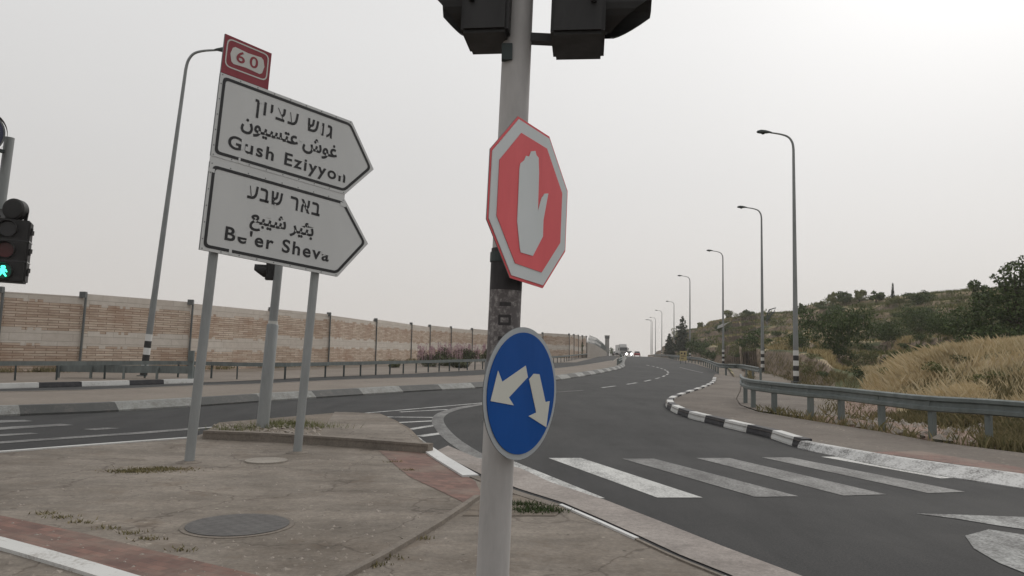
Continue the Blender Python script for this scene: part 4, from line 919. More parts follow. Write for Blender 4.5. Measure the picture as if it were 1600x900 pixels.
# second, shorter rail behind it
sr = [atY(x, 560, 32.3) for x in (95, 130, 170, 200)] + [atY(x, 560, 32.7) for x in (228, 262, 305)]
for p in sr: p.z = z0(p.y) + .0
tsr = guard_rail('short double steel rail behind the leaning lamp at the foot of the stone wall', catmull(sr, 4), resample(sr, 1.35), .42, -1, post_top=.06, postsz=(.08, .08))
mb = MB(); sweep(mb, [p + Vector((0, .18, .42)) for p in catmull(sr, 4)], wprof(1)); obj('rear_rail', mb, 'galv_rail', tsr)
# grey cabinet post beside the rail
cp = atY(298, 590, 30.5); cp.z = z0(30.5); mb = MB(); mb.box(cp + Vector((0, 0, .62)), (.16, .14, 1.3)); mb.box(cp + Vector((.0, -.08, 1.05)), (.22, .06, .4))
tag(obj('utility_post', mb, 'galv_rail', None, loc=(cp.x, cp.y, cp.z)), 'short grey metal utility post at the end of the double rail', 'post')
# end piece on the median near the crest
mp = [Vector((x, y, z0(y) + .13)) for x, y in ((9.8, 70), (12.2, 84), (16.6, 116), (22.5, 158))]
guard_rail('pale steel guard rail on the median where the road bends to the crest', catmull(mp, 5), resample(mp, 4), .55, 1, post_top=.08)

# ------------------------------------------------------------------ stone noise wall
wt = [(-420, 421), (-160, 441), (0, 455), (130, 462.5), (298, 474), (424, 485), (515, 492.5), (588, 501), (643, 507), (672, 510), (705, 512.5), (738, 515), (766, 517), (795, 518.5), (822, 520), (848, 521.2)]
def wall_spot(x, y, hw=3.8):
    lo, hi = 18, 300
    for _ in range(50):
        Y = (lo + hi) / 2
        if atY(x, y, Y).z < z0(Y) + hw: hi_ = True
        else: hi_ = False
        if hi_: lo = Y
        else: hi = Y
    return Vector((atY(x, y, Y).x, Y, 0))
wpts = [wall_spot(x, y) for x, y in wt]; print('wall', [(round(p.x, 1), round(p.y, 1)) for p in wpts])
wpts[0] = wpts[2] + (wpts[2] - wpts[4]).normalized() * 24; wpts[1] = wpts[2] + (wpts[2] - wpts[4]).normalized() * 11
# keep depth growing smoothly
end = wpts[-1]; tail = [(6.2, 112), (7.2, 117), (8.4, 122), (9.6, 127), (10.7, 131), (11.8, 135), (12.9, 139), (14.0, 143)]
wpts += [Vector((x, y, 0)) for x, y in tail if y > end.y + 3]
wl = thing('stone_wall', 'long wall of brown and pale stone courses with grey steel posts on the left', 'wall', (wpts[3].x, wpts[3].y, z0(wpts[3].y)))
mb = MB(); uvs = []; s_ = 0
for i in range(len(wpts) - 1):
    a_, b_ = wpts[i], wpts[i + 1]; L = (b_ - a_).length; d = (b_ - a_).normalized(); nn_ = Vector((d.y, -d.x, 0)); zb = min(z0(a_.y), z0(b_.y)) - .1; hT = z0(a_.y) + 3.8 + (.12 if i % 2 else 0)
    th = .3; A = a_ + nn_ * 0; c = [a_, b_, b_ - nn_ * th, a_ - nn_ * th]
    vs_ = [Vector((p.x, p.y, zb)) for p in c] + [Vector((p.x, p.y, hT)) for p in c]
    mb.add(vs_, [(0, 1, 5, 4), (1, 2, 6, 5), (2, 3, 7, 6), (3, 0, 4, 7), (4, 5, 6, 7)])
    H_ = hT - zb; sj = random.uniform(-.14, .14)
    sj = round(sj / .125) * .125; uvs += [(s_, sj), (s_ + L, sj), (s_ + L, H_ + sj), (s_, H_ + sj)] + [(0, 0), (.3, 0), (.3, H_), (0, H_)] + [(s_ + L, 0), (s_, 0), (s_, H_), (s_ + L, H_)] + [(0, 0), (.3, 0), (.3, H_), (0, H_)] + [(s_, 3.2), (s_ + L, 3.2), (s_ + L, 3.4), (s_, 3.4)]
    s_ += L
me_o = obj('masonry', mb, 'stone_wall', wl, recalc=False); ul = me_o.data.uv_layers.new(name='uv'); ul.data.foreach_set('uv', [c for q_ in uvs for c in q_])
for i in range(1, len(wpts)):
    p = wpts[i]; d = (wpts[min(i + 1, len(wpts) - 1)] - wpts[i - 1]).normalized(); nn_ = Vector((d.y, -d.x, 0)); zb = z0(p.y); b_ = p + nn_ * .07; ln = Vector((.16 * max(0, min(1, (60 - p.y) / 30)), 0, 0))
    mb = MB(); mb.bar(Vector((b_.x, b_.y, zb - .1)), Vector((b_.x, b_.y, zb + 3.94)) + ln, .085, .10, (0, 1, 0)); po = obj('post', mb, 'wall_post', wl)
    mb = MB(); mb.box(Vector((b_.x - .10, b_.y - .08, zb + 3.86)) + ln, (.30, .2, .30)); obj('post_cap', mb, 'wall_post', po)
_wr = np.random.RandomState(51); _wc = []
for i in range(2, 16):
    a_, b_ = wpts[i], wpts[i + 1]; nn_ = Vector(((b_ - a_).y, -(b_ - a_).x, 0)).normalized()
    for _ in range(7):
        t9 = _wr.uniform(); p = a_ + (b_ - a_) * t9 + nn_ * _wr.uniform(.2, 1.1); _wc.append((p.x, p.y, z0(p.y), _wr.uniform(.6, 1.6)))
WALL_WEEDS = _wc
# concrete wall beyond, with a leaning mesh fence on it
cw = [Vector((14.4, 144.5, 0)), Vector((17.0, 156, 0)), Vector((20.5, 176, 0)), Vector((26.0, 212, 0)), Vector((30.0, 240, 0))]
ch = [3.9, 3.6, 2.9, 2.1, 1.3]
c2 = thing('concrete_wall', 'pale concrete wall near the crest topped by a leaning mesh fence', 'wall', (cw[0].x, cw[0].y, z0(cw[0].y)))
mb = MB(); V_ = []
for p, h_ in zip(cw, ch): V_ += [(p.x, p.y, z0(p.y) - .3), (p.x, p.y, z0(p.y) + h_ * .7), (p.x - .5, p.y + .2, z0(p.y) + h_ * .7), (p.x - .5, p.y + .2, z0(p.y) - .3)]
mb.add(V_, [(4 * i + a_, 4 * i + 4 + a_, 4 * i + 4 + (a_ + 1) % 4, 4 * i + (a_ + 1) % 4) for i in range(len(cw) - 1) for a_ in range(4)] + [(0, 1, 2, 3), tuple(4 * (len(cw) - 1) + a_ for a_ in (3, 2, 1, 0))])
obj('masonry', mb, 'pale_wall', c2)
mb = MB(); rsn = resample([Vector((p.x, p.y, z0(p.y) + h_ * .7)) for p, h_ in zip(cw, ch)][:4], 1.6)
for i, p in enumerate(rsn):
    tp_ = p + Vector((.35, -.2, 1.35 * (1 - .35 * i / len(rsn)))); mb.bar(p - Vector((.2, 0, .3)), tp_, .06, .06)
    if i: mb.bar(last[1], tp_, .07, .07); mb.bar((last[1] + last[0]) / 2, (tp_ + p) / 2, .05, .05); mb.bar(last[0] + Vector((0, 0, .1)), p + Vector((0, 0, .1)), .05, .05)
    if i: mb.bar(last[0], tp_, .03, .03); mb.bar(p, last[1], .03, .03)
    last = (p, tp_)
obj('mesh_fence', mb, 'galv_rail', c2)

# ------------------------------------------------------------------ watchtower, far vehicles
tb = atY(948.5, 552, 330); tz = -2.0
wtw = thing('watchtower', 'slim round concrete watchtower beyond the wall with a dark lookout cabin', 'tower', (tb.x, tb.y, tz))
ztop = atY(949, 524, 330).z
mb = MB(); mb.tube([(tb.x, tb.y, tz), (tb.x, tb.y, ztop - 1.4)], [.95, .9], 24); obj('shaft', mb, 'tower_concrete', wtw, autosmooth=True)
mb = MB(); mb.tube([(tb.x, tb.y, ztop - 1.4), (tb.x, tb.y, ztop - 1.15), (tb.x, tb.y, ztop - .25)], [.92, 1.08, 1.08], 8); cbn = obj('cabin', mb, 'glass_dark', wtw)
mb = MB(); mb.tube([(tb.x, tb.y, ztop - .25), (tb.x, tb.y, ztop)], [1.18, 1.18], 8); obj('roof', mb, 'tower_concrete', wtw)

def vehicle(name, label, cat, x_px, Y, L, Wd, prof, roof, mat, facing=1, lights='headlight', glow=.16, group=None):
    """prof: side silhouette (along, up) of the body, roof: of the cabin; facing 1 = towards the camera"""
    p = atY(x_px, 556, Y); z = z0(Y) + .0; t = thing(name, label, cat, (p.x, p.y, z), group)
    yaw = math.atan2(.17, 1.0); R_ = Matrix.Rotation(-yaw, 3, 'Z')
    T = lambda lx, ly, lz: Vector((p.x, p.y, z)) + R_ @ Vector((lx, -ly * facing, lz))
    def solid(pr, w0, w1, m_):
        n = len(pr); mz = max(b for _, b in pr); lz = min(b for _, b in pr); mb = MB(); vs_ = []
        for sgn in (-1, 1):
            for a_, b_ in pr: f_ = (b_ - lz) / max(.01, mz - lz); vs_.append(T(sgn * (w0 + (w1 - w0) * f_) / 2, a_, b_))
        mb.add(vs_, [tuple(range(n)), tuple(range(2 * n - 1, n - 1, -1))] + [(i, n + i, n + (i + 1) % n, (i + 1) % n) for i in range(n)]); return mb
    bd = obj('body', solid(prof, Wd, Wd * .97, mat), mat, t)
    cabn = obj('cabin', solid(roof, Wd * .92, Wd * .74, 'glass_dark'), 'glass_dark', t)
    rz = max(b for _, b in roof); ra = [a_ for a_, b_ in roof if b_ > rz - .05]
    mb = MB(); q8 = [T(sx_ * Wd * .37, yy, rz + .01 + dz) for dz in (0, .04) for sx_, yy in ((-1, min(ra)), (1, min(ra)), (1, max(ra)), (-1, max(ra)))]
    mb.add(q8, [(3, 2, 1, 0), (4, 5, 6, 7), (0, 1, 5, 4), (1, 2, 6, 5), (2, 3, 7, 6), (3, 0, 4, 7)]); obj('roof_panel', mb, mat, t)
    fr_ = max(a_ for a_, _ in prof); bk = min(a_ for a_, _ in prof)
    for sx_ in (-1, 1):
        for yy in (fr_ - .8, bk + .8):
            mb = MB(); mb.tube([T(sx_ * (Wd / 2 - .2), yy, .32), T(sx_ * (Wd / 2 + .01), yy, .32)], .32, 16); wh = obj('wheel', mb, 'tyre', t)
            mb = MB(); mb.tube([T(sx_ * (Wd / 2 - .0), yy, .32), T(sx_ * (Wd / 2 + .02), yy, .32)], .19, 12); obj('rim', mb, 'car_silver', wh)
        mb = MB(); lz_ = .68; yy = fr_; mb.tube([T(sx_ * (Wd / 2 - .28), yy - .03, lz_), T(sx_ * (Wd / 2 - .28), yy + .03, lz_)], glow, 14); obj('headlight' if lights == 'headlight' else 'tail_light', mb, lights, t)
    return t
carp = [(-2.1, .3), (2.1, .3), (2.12, .6), (2.0, .82), (1.0, .95), (-1.9, 1.0), (-2.12, .85)]; carr = [(.95, .94), (.25, 1.42), (-1.2, 1.44), (-1.85, .98)]
vehicle('car', 'car with bright headlights coming over the crest beside the truck', 'car', 983, 205, 4.2, 1.75, carp, carr, 'car_dark', 1, 'headlight', .26)
vehicle('car', 'red car with red tail lights driving away over the crest', 'car', 995.5, 222, 4.2, 1.8, carp, carr, 'car_red', -1, 'taillight', .22)
vehicle('car', 'dark car on the far carriageway left of the white truck', 'car', 962.5, 246, 4.2, 1.8, carp, carr, 'car_dark', 1, 'lens_dark', .12)
# truck
p = atY(973.5, 556, 232); z = z0(232); tr = thing('truck', 'white truck with dark windscreen approaching over the crest', 'truck', (p.x, p.y, z)); Tp = lambda a_, b_, c_: Vector((p.x + a_, p.y + b_, z + c_))
mb = MB(); mb.add([Tp(sx_ * 1.22, yy, zz) for sx_ in (-1, 1) for yy, zz in ((-1.1, .55), (-1.12, 1.6), (-.95, 2.75), (1.0, 2.8), (1.0, .55))], [(0, 1, 2, 3, 4), (9, 8, 7, 6, 5)] + [(i, 5 + i, 5 + (i + 1) % 5, (i + 1) % 5) for i in range(5)]); obj('cab', mb, 'truck_white', tr)
mb = MB(); mb.add([Tp(sx_ * 1.08, yy, zz) for sx_, yy, zz in ((-1, -1.13, 1.65), (1, -1.13, 1.65), (1, -.99, 2.6), (-1, -.99, 2.6))], [(0, 1, 2, 3)]); obj('windscreen', mb, 'glass_dark', tr)
mb = MB(); mb.add([Tp(sx_ * 1.0, yy, zz) for sx_ in (-1, 1) for yy, zz in ((-.7, 2.8), (-.2, 3.6), (1.0, 3.7), (1.0, 2.8))], [(0, 1, 2, 3), (7, 6, 5, 4)] + [(i, 4 + i, 4 + (i + 1) % 4, (i + 1) % 4) for i in range(4)]); obj('roof_deflector', mb, 'truck_white', tr)
mb = MB()
for zz in (.8, 1.05, 1.3): mb.box(Tp(0, -1.13, zz), (1.7, .06, .13))
obj('grille', mb, 'black_plastic', tr)
mb = MB(); mb.box(Tp(0, -1.15, .52), (2.45, .25, .32)); obj('bumper', mb, 'car_silver', tr)
mb = MB(); mb.box(Tp(0, 4.7, 2.2), (2.45, 7.0, 2.4)); obj('cargo_box', mb, 'truck_white', tr)
for sx_ in (-1, 1):
    mb = MB(); mb.box(Tp(sx_ * 1.42, -.9, 2.1), (.22, .14, .75)); mb.bar(Tp(sx_ * 1.2, -.9, 2.4), Tp(sx_ * 1.42, -.9, 2.4), .05, .05); obj('mirror', mb, 'black_plastic', tr)
    mb = MB(); mb.box(Tp(sx_ * .95, -1.2, .75), (.36, .08, .2)); obj('headlight', mb, 'car_silver', tr)
    for yy in (0, 5.8, 7.0): mb = MB(); mb.tube([Tp(sx_ * .9, yy, .5), Tp(sx_ * 1.22, yy, .5)], .5, 16); obj('wheel', mb, 'tyre', tr)

# yellow road sign beside the fourth lamp
p = atY(1067.5, 562, 92); p.z = z0(92); ysn = thing('yellow_sign', 'small yellow board sign standing by the guard rail', 'sign', p)
mb = MB(); mb.box(p + Vector((0, 0, .95)), (.82, .06, 1.15)); obj('board', mb, 'yellow_sign', ysn)
mb = MB()
for i, (xx, zz, ww, hh) in enumerate(((-.2, 1.25, .22, .18), (.17, 1.22, .2, .26), (0, .92, .55, .1), (-.1, .66, .32, .09))): mb.box(p + Vector((xx, -.034, zz)), (ww, .008, hh))
obj('faded_mark', mb, 'bark', ysn)
mb = MB()
for xx in (-.3, .3): mb.bar(p + Vector((xx, .03, -.05)), p + Vector((xx, .03, .9)), .05, .05)
obj('leg', mb, 'dark_post', ysn)
# pale angled panel on the third lamp, bent frame on a post
Y3 = lampY[2]; a_, b_ = atY(1121, 510, Y3 - .3), atY(1142, 504, Y3 - .3); pnl = thing('panel', 'pale angled panel fixed to the third lamp pole of the right-hand row', 'panel', (a_ + b_) / 2)
mb = MB(); c_ = atY(1130, 507.5, Y3 - .3); mb.add([a_ + Vector((0, 0, -.28)), c_ + Vector((0, 0, -.25)), c_ + Vector((0, 0, .15)), a_ + Vector((.1, 0, .1))] + [q_ + Vector((0, .12, 0)) for q_ in (a_ + Vector((0, 0, -.28)), c_ + Vector((0, 0, -.25)), c_ + Vector((0, 0, .15)), a_ + Vector((.1, 0, .1)))], [(0, 1, 2, 3), (7, 6, 5, 4), (0, 4, 5, 1), (1, 5, 6, 2), (2, 6, 7, 3), (3, 7, 4, 0)]); obj('plate', mb, 'truck_white', pnl)
mb = MB(); mb.add([c_ + Vector((.1, 0, -.12)), b_ + Vector((-.3, 0, 0)), b_ + Vector((0, 0, .12)), c_ + Vector((.1, 0, .12))] + [q_ + Vector((0, .12, 0)) for q_ in (c_ + Vector((.1, 0, -.12)), b_ + Vector((-.3, 0, 0)), b_ + Vector((0, 0, .12)), c_ + Vector((.1, 0, .12)))], [(0, 1, 2, 3), (7, 6, 5, 4), (0, 4, 5, 1), (1, 5, 6, 2), (2, 6, 7, 3), (3, 7, 4, 0)]); mb.bar(c_ + Vector((-.2, .2, 0)), c_ + Vector((.3, .2, 0)), .06, .06); obj('plate', mb, 'truck_white', pnl)
pf = pick_hill(1199, 512) or atY(1199, 512, 80); Yf_ = pf.y
fpt = [atY(x, y, Yf_) for x, y in ((1198.5, 503), (1199, 490), (1202, 484), (1212, 481), (1209, 488), (1203, 493), (1200, 500))]
frm = thing('sign_frame', 'thin bent metal frame on a post rising from the slope beside the second lamp', 'sign frame', pf)
mb = MB(); mb.tube([pf - Vector((0, 0, .3)), fpt[0]], .05, 10); obj('post', mb, 'galv_lamp', frm)
mb = MB(); mb.tube(fpt, .09, 8); mb.bar(fpt[2], fpt[5], .08, .08); mb.bar(fpt[4] - Vector((.2, 0, 0)), fpt[1], .08, .08); obj('bent_frame', mb, 'dark_post', frm)

# ------------------------------------------------------------------ covers and small things on the island
def cover(name, label, x, y, rx, mat, h=.012, n=40, ridges=True):
    c_ = G(x, y, .1); e_ = G(x + rx, y, .1); R_ = (e_ - c_).length; mb = MB(); mb.tube([(c_.x, c_.y, .085), (c_.x, c_.y, .1 + h)], R_, n); o = obj(name, mb, mat, None, loc=(c_.x, c_.y, .1)); tag(o, label, 'manhole cover')
    if ridges:
        mb = MB(); ring = [(math.cos(2 * math.pi * k_ / n), math.sin(2 * math.pi * k_ / n)) for k_ in range(n)]
        mb.add([(c_.x + a_ * R_ * s2_, c_.y + b_ * R_ * s2_, .1 + z_) for s2_, z_ in ((1.0, .006), (1.1, .006), (1.1, -.02)) for a_, b_ in ring], [(k_ + n * r_, (k_ + 1) % n + n * r_, (k_ + 1) % n + n * (r_ + 1), k_ + n * (r_ + 1)) for r_ in range(2) for k_ in range(n)])
        obj('frame', mb, 'kerb_face', o)
    return o
cover('manhole_cover', 'dark round iron manhole cover on the island in the foreground', 372, 821, 79, 'manhole')
cover('concrete_cover', 'small pale round concrete cover between the sign posts', 416, 721, 33, 'kerbstone', .02, ridges=False)

def tufts(name, centers, mat, label, n=120, spread=.3, h=.10, seed=1, w_=.006):
    r_ = np.random.RandomState(seed); mb = MB()
    for c_ in centers:
        for _ in range(n):
            x_, y_ = c_[0] + r_.normal() * spread * c_[3], c_[1] + r_.normal() * spread * .5 * c_[3]; z_ = c_[2]; hh = h * r_.uniform(.4, 1.3); a_ = r_.uniform(0, 6.28); ln = r_.normal(size=2) * hh * .6; o_ = len(mb.v)
            mb.v += [(x_ - math.cos(a_) * w_, y_ - math.sin(a_) * w_, z_), (x_ + math.cos(a_) * w_, y_ + math.sin(a_) * w_, z_), (x_ + ln[0], y_ + ln[1], z_ + hh)]; mb.f.append((o_, o_ + 1, o_ + 2)); mb.m.append(0)
    return tag(obj(name, mb, mat, recalc=False), label, None, None, 'stuff')
gc = lambda x, y, s_=1.0, off=.1: (*G(x, y, off), s_)
tufts('grass_tufts', [gc(225, 735), gc(260, 733, .8), gc(205, 737, .6)], 'weed', 'flattened patch of dry grass on the island', 420, .20, .025, 2)
tufts('weeds', [gc(x, y, .5) for x, y in ((70, 803), (95, 809), (130, 817), (170, 826), (205, 834), (235, 843), (290, 860), (610, 872), (585, 884), (655, 842), (640, 735), (615, 722))], 'weed', 'thin weeds growing along the paving joints', 45, .12, .028, 3)
tufts('weeds', [gc(x, y, .8, .106) for x, y in ((800, 787), (825, 789), (845, 795), (860, 798), (815, 797), (838, 800))], 'leaf_green', 'green weeds behind the central pole', 110, .13, .04, 4)
tufts('weeds', [gc(x, y, 1.2, .2) for x, y in ((430, 663), (450, 662), (475, 664), (400, 668), (500, 668), (365, 672), (455, 668))], 'leaf_olive', 'green weeds in the raised bed', 140, .2, .10, 5)
tufts('weeds', WALL_WEEDS, 'weed', 'dry weeds along the foot of the stone wall', 60, .3, .28, 6, .02)
# stones in the raised bed and rubble below the rail
r_ = np.random.RandomState(8); mb = MB()
for _ in range(170):
    x_, y_ = r_.uniform(330, 500), r_.uniform(664, 686); c_ = G(x_, y_, .2); 
    if c_.y < bfw[0].y + (c_.x - bfw[0].x) / (bfw[2].x - bfw[0].x) * (bfw[2].y - bfw[0].y) + .22: continue
    s_ = r_.uniform(.03, .085); R_ = Matrix.Rotation(r_.uniform(0, 3), 3, 'Z') @ Matrix.Rotation(r_.uniform(-.5, .5), 3, 'X'); vs_ = [c_ + R_ @ Vector((v_[0] * s_ * r_.uniform(.7, 1.2), v_[1] * s_ * r_.uniform(.7, 1.2), v_[2] * s_ * .6)) for v_ in ((1, 0, 0), (-1, 0, 0), (0, 1, 0), (0, -1, 0), (0, 0, 1), (0, 0, -1))]
    mb.add(vs_, [(0, 2, 4), (2, 1, 4), (1, 3, 4), (3, 0, 4), (2, 0, 5), (1, 2, 5), (3, 1, 5), (0, 3, 5)])
tag(obj('pebbles', mb, 'rock'), 'loose pale stones lying in the raised bed', None, None, 'stuff')
mb = MB()
for _ in range(150):
    k = r_.uniform(.41, .62); Y = ff(k) + r_.uniform(.5, 4); X = k * Y; c_ = Vector((X, Y, hill_z(X, Y) + .08)); s_ = r_.uniform(.04, .16); R_ = Matrix.Rotation(r_.uniform(0, 3), 3, 'Z') @ Matrix.Rotation(r_.uniform(-.5, .5), 3, 'X')
    mb.add([c_ + R_ @ Vector((v_[0] * s_ * r_.uniform(.7, 1.3), v_[1] * s_ * r_.uniform(.7, 1.2), v_[2] * s_ * .7)) for v_ in ((1, 0, 0), (-1, 0, 0), (0, 1, 0), (0, -1, 0), (0, 0, 1), (0, 0, -1))], [(0, 2, 4), (2, 1, 4), (1, 3, 4), (3, 0, 4), (2, 0, 5), (1, 2, 5), (3, 1, 5), (0, 3, 5)])
tag(obj('rubble', mb, 'rock'), 'loose stones on the eroded soil below the guard rail', None, None, 'stuff')

mb = MB(); r_ = np.random.RandomState(33)
for _ in range(620):
    x_, y_ = r_.uniform(-250, 760), 690 + 215 * r_.uniform() ** .7
    if y_ < 688 + max(0, 300 - x_) * .07 or x_ > 600 + (y_ - 690) * .7: continue
    c_ = G(x_, y_, .1); s_ = r_.uniform(.006, .022) * (1.8 if r_.uniform() < .08 else 1); R_ = Matrix.Rotation(r_.uniform(0, 3), 3, 'Z')
    mb.add([c_ + R_ @ Vector((v_[0] * s_ * r_.uniform(.7, 1.8), v_[1] * s_ * r_.uniform(.7, 1.2), v_[2] * s_ * .6)) for v_ in ((1, 0, 0), (-1, 0, 0), (0, 1, 0), (0, -1, 0), (0, 0, 1), (0, 0, -1))], [(0, 2, 4), (2, 1, 4), (1, 3, 4), (3, 0, 4), (2, 0, 5), (1, 2, 5), (3, 1, 5), (0, 3, 5)])
tag(obj('gravel', mb, 'rock'), 'small loose stones scattered over the island', None, None, 'stuff')

# ------------------------------------------------------------------ trees and shrubs
def tree(name, label, base, h, blobs, nl, ls, leaf, group=None, trunk_r=.12, limbs=True, seed=0):
    b_ = Vector(base); t = thing(name, label, 'tree', b_, group); mb = MB()
    mb.tube([b_ - Vector((0, 0, .3)), b_ + Vector((.05 * h * .2, 0, h * .45)), b_ + Vector((0, 0, h * .8))], [trunk_r, trunk_r * .7, trunk_r * .2], 8)
    if limbs:
        for bl in blobs[:10]: mb.tube([b_ + Vector((0, 0, h * .3)), b_ + Vector((bl[0] * .55, bl[1] * .55, max(h * .35, bl[2] * .75))), b_ + Vector(bl[:3])], [trunk_r * .5, trunk_r * .35, trunk_r * .12], 6)
    obj('trunk', mb, 'bark', t, smooth=True)
    cm = MB(); leaves(cm, [(b_.x + q_[0], b_.y + q_[1], b_.z + q_[2], q_[3], q_[4], q_[5]) for q_ in blobs], nl, ls, seed=seed); obj('crown', cm, leaf, t, recalc=False); return t
def pine_blobs(h, wd_, seed):
    r_ = np.random.RandomState(seed); o_ = []
    for i in range(26):
        f_ = (i + .5) / 26; z_ = h * (.16 + .82 * f_); rr = wd_ * (1 - f_) ** .8 * .5 + .12; a_ = i * 2.4; off = rr * r_.uniform(.3, .8); o_.append((math.cos(a_) * off, math.sin(a_) * off, z_, rr * .75, rr * .75, h * .045))
    return o_
def ground_at(x_px, y_px, Y):
    p = atY(x_px, y_px, Y); k = p.x / p.y
    p.z = hill_z(p.x, p.y) if k > .178 and p.y > np.interp(k, fk, fy) else z0(p.y); return p
for xb, ytop, Y, wpx, lab, sd_ in ((1066, 492, 150, 27, 'taller dark pine beside the fifth lamp on the bend', 21), (1046, 521, 172, 15, 'shorter dark pine left of the taller one near the crest', 22)):
    b_ = ground_at(xb, 545, Y); h_ = atY(xb, ytop, Y).z - b_.z; tree('pine_tree', lab, b_, h_, pine_blobs(h_, wpx / 1200 * Y, sd_), 1700, .42, 'needle', 'pines near the crest', .2, False, sd_)
r_ = np.random.RandomState(17)
def round_blobs(wd_, h_, n, seed):
    q_ = np.random.RandomState(seed); return [(q_.uniform(-.5, .5) * wd_ * .75, q_.uniform(-.5, .5) * wd_ * .6, h_ * q_.uniform(.18, .86), wd_ * q_.uniform(.14, .26), wd_ * q_.uniform(.14, .26), h_ * q_.uniform(.14, .26)) for _ in range(n)]
ridge = [(1135, 484, 20, 'bushy tree on the ridge behind the third lamp'), (1253, 474, 10, 'small round tree on the ridge just right of the nearest lamp'), (1301, 470, 12, 'small round tree on the ridge, first of the ridge clump'), (1322, 465, 24, 'broad tree on the ridge left of its paler neighbour'), (1343, 464, 20, 'broad tree in the middle of the ridge clump'), (1369, 462, 24, 'broad round tree on the ridge left of the cypress'), (1098, 505, 16, 'small dark tree on the ridge above the yellow sign'), (1168, 492, 14, 'low bushy tree on the ridge between second and third lamps'), (1283, 480, 10, 'tiny bush on the ridge between nearest lamp and the ridge clump')]
for i, (x, yt_, wpx, lab) in enumerate(ridge):
    k = float((ray(x, 480)).x / (ray(x, 480)).y); Y = float(np.interp(k, kt, SKY)) - 3; b_ = ground_at(x, 480, Y); h_ = max(1.6, atY(x, yt_, Y).z - b_.z); tree('ridge_tree', lab, b_, h_, round_blobs(wpx / 1200 * Y, h_, 9, 40 + i), 650, .34, 'leaf_dark' if i % 2 else 'leaf_olive', 'trees on the ridge', .12, True, 60 + i)
k = float(ray(1395, 460).x / ray(1395, 460).y); Y = float(np.interp(k, kt, SKY)) - 4; b_ = ground_at(1395, 465, Y); h_ = atY(1395, 444, Y).z - b_.z
tree('cypress', 'thin pointed dark cypress alone on the ridge', b_, h_, [(0, 0, h_ * (.12 + .85 * i / 9), .34 * (1 - i / 11) + .06, .34 * (1 - i / 11) + .06, h_ * .08) for i in range(10)], 500, .22, 'needle', None, .09, False, 77)
# big tree at the right edge
Yb = 44; b_ = ground_at(1590, 520, Yb); tp_ = atY(1590, 405, Yb).z; h_ = tp_ - b_.z
bl = []; q_ = np.random.RandomState(90)
for x, y, rx, ry in ((1585, 425, 22, 16), (1598, 408, 10, 9), (1577, 417, 8, 6), (1554, 432, 7, 5), (1566, 440, 12, 7), (1590, 450, 30, 18), (1560, 462, 24, 14), (1535, 475, 22, 14), (1580, 480, 34, 22), (1545, 500, 34, 20), (1515, 505, 26, 16), (1600, 505, 34, 24), (1525, 525, 30, 16), (1565, 525, 36, 18), (1640, 440, 40, 30), (1640, 490, 50, 40), (1690, 460, 40, 40), (1500, 488, 14, 9), (1624, 415, 14, 12), (1612, 425, 20, 14), (1486, 512, 18, 12)):
    p = atY(x, y, Yb + q_.uniform(-1.5, 1.5)); bl.append((p.x - b_.x, p.y - b_.y, p.z - b_.z, rx / 1200 * Yb, rx / 1200 * Yb * .9, ry / 1200 * Yb))
tree('broadleaf_tree', 'large dark broadleaf tree at the right edge behind the dry grass', b_, h_, bl, 15000, .17, 'leaf_dark', None, .22, True, 91)
b2_t = ground_at(1521, 470, 62); bl = [(atY(x, y, 62).x - b2_t.x, q_.uniform(-.5, .5), atY(x, y, 62).z - b2_t.z, rx / 1200 * 62, rx / 1200 * 62, ry / 1200 * 62) for x, y, rx, ry in ((1521, 444, 9, 6), (1514, 449, 7, 4), (1526, 452, 6, 4), (1540, 449, 8, 5), (1521, 462, 9, 6), (1540, 462, 10, 7))]
tree('small_tree', 'small two-headed tree left of the large dark tree', b2_t, 4.0, bl, 900, .2, 'leaf_dark', None, .08, True, 92)
# shrubs: three meshes, many individuals
def shrub_proto(seed, leaf, n=900, ls=.11, wd_=2.0, h_=1.5, nb=9):
    cm = MB(); q_ = np.random.RandomState(seed); bb = [(q_.uniform(-.5, .5) * wd_ * .8, q_.uniform(-.5, .5) * wd_ * .8, h_ * q_.uniform(.2, .7), wd_ * q_.uniform(.16, .3), wd_ * q_.uniform(.16, .3), h_ * q_.uniform(.18, .32)) for _ in range(nb)]
    leaves(cm, bb, n, ls, seed=seed)
    me = cm.mesh('shrub', [leaf]); return me
protos = {'b': [shrub_proto(130 + i, 'leaf_dark', 5200, .075, nb=16) for i in range(2)], 'd': [shrub_proto(100 + i, 'leaf_dark', 1400, .13) for i in range(3)], 'o': [shrub_proto(110 + i, 'leaf_olive', 1000, .13) for i in range(3)], 'g': [shrub_proto(120 + i, 'leaf_green', 1200, .12) for i in range(2)]}
def shrub(x, y, wpx, kind_, label, group='shrubs on the hillside', hr=1.0):
    p = pick_hill(x, y)
    if p is None: return
    me = random.choice(protos[kind_]); o = bpy.data.objects.new('shrub', me); COL.objects.link(o); s_ = wpx / 1200 * p.y / 2.0
    p.z = hill_z(p.x, p.y) - .1 * s_; o.location = p; o.scale = (s_, s_, s_ * hr); o.rotation_euler = (0, 0, random.uniform(0, 6.28)); return tag(o, label, 'shrub', group)
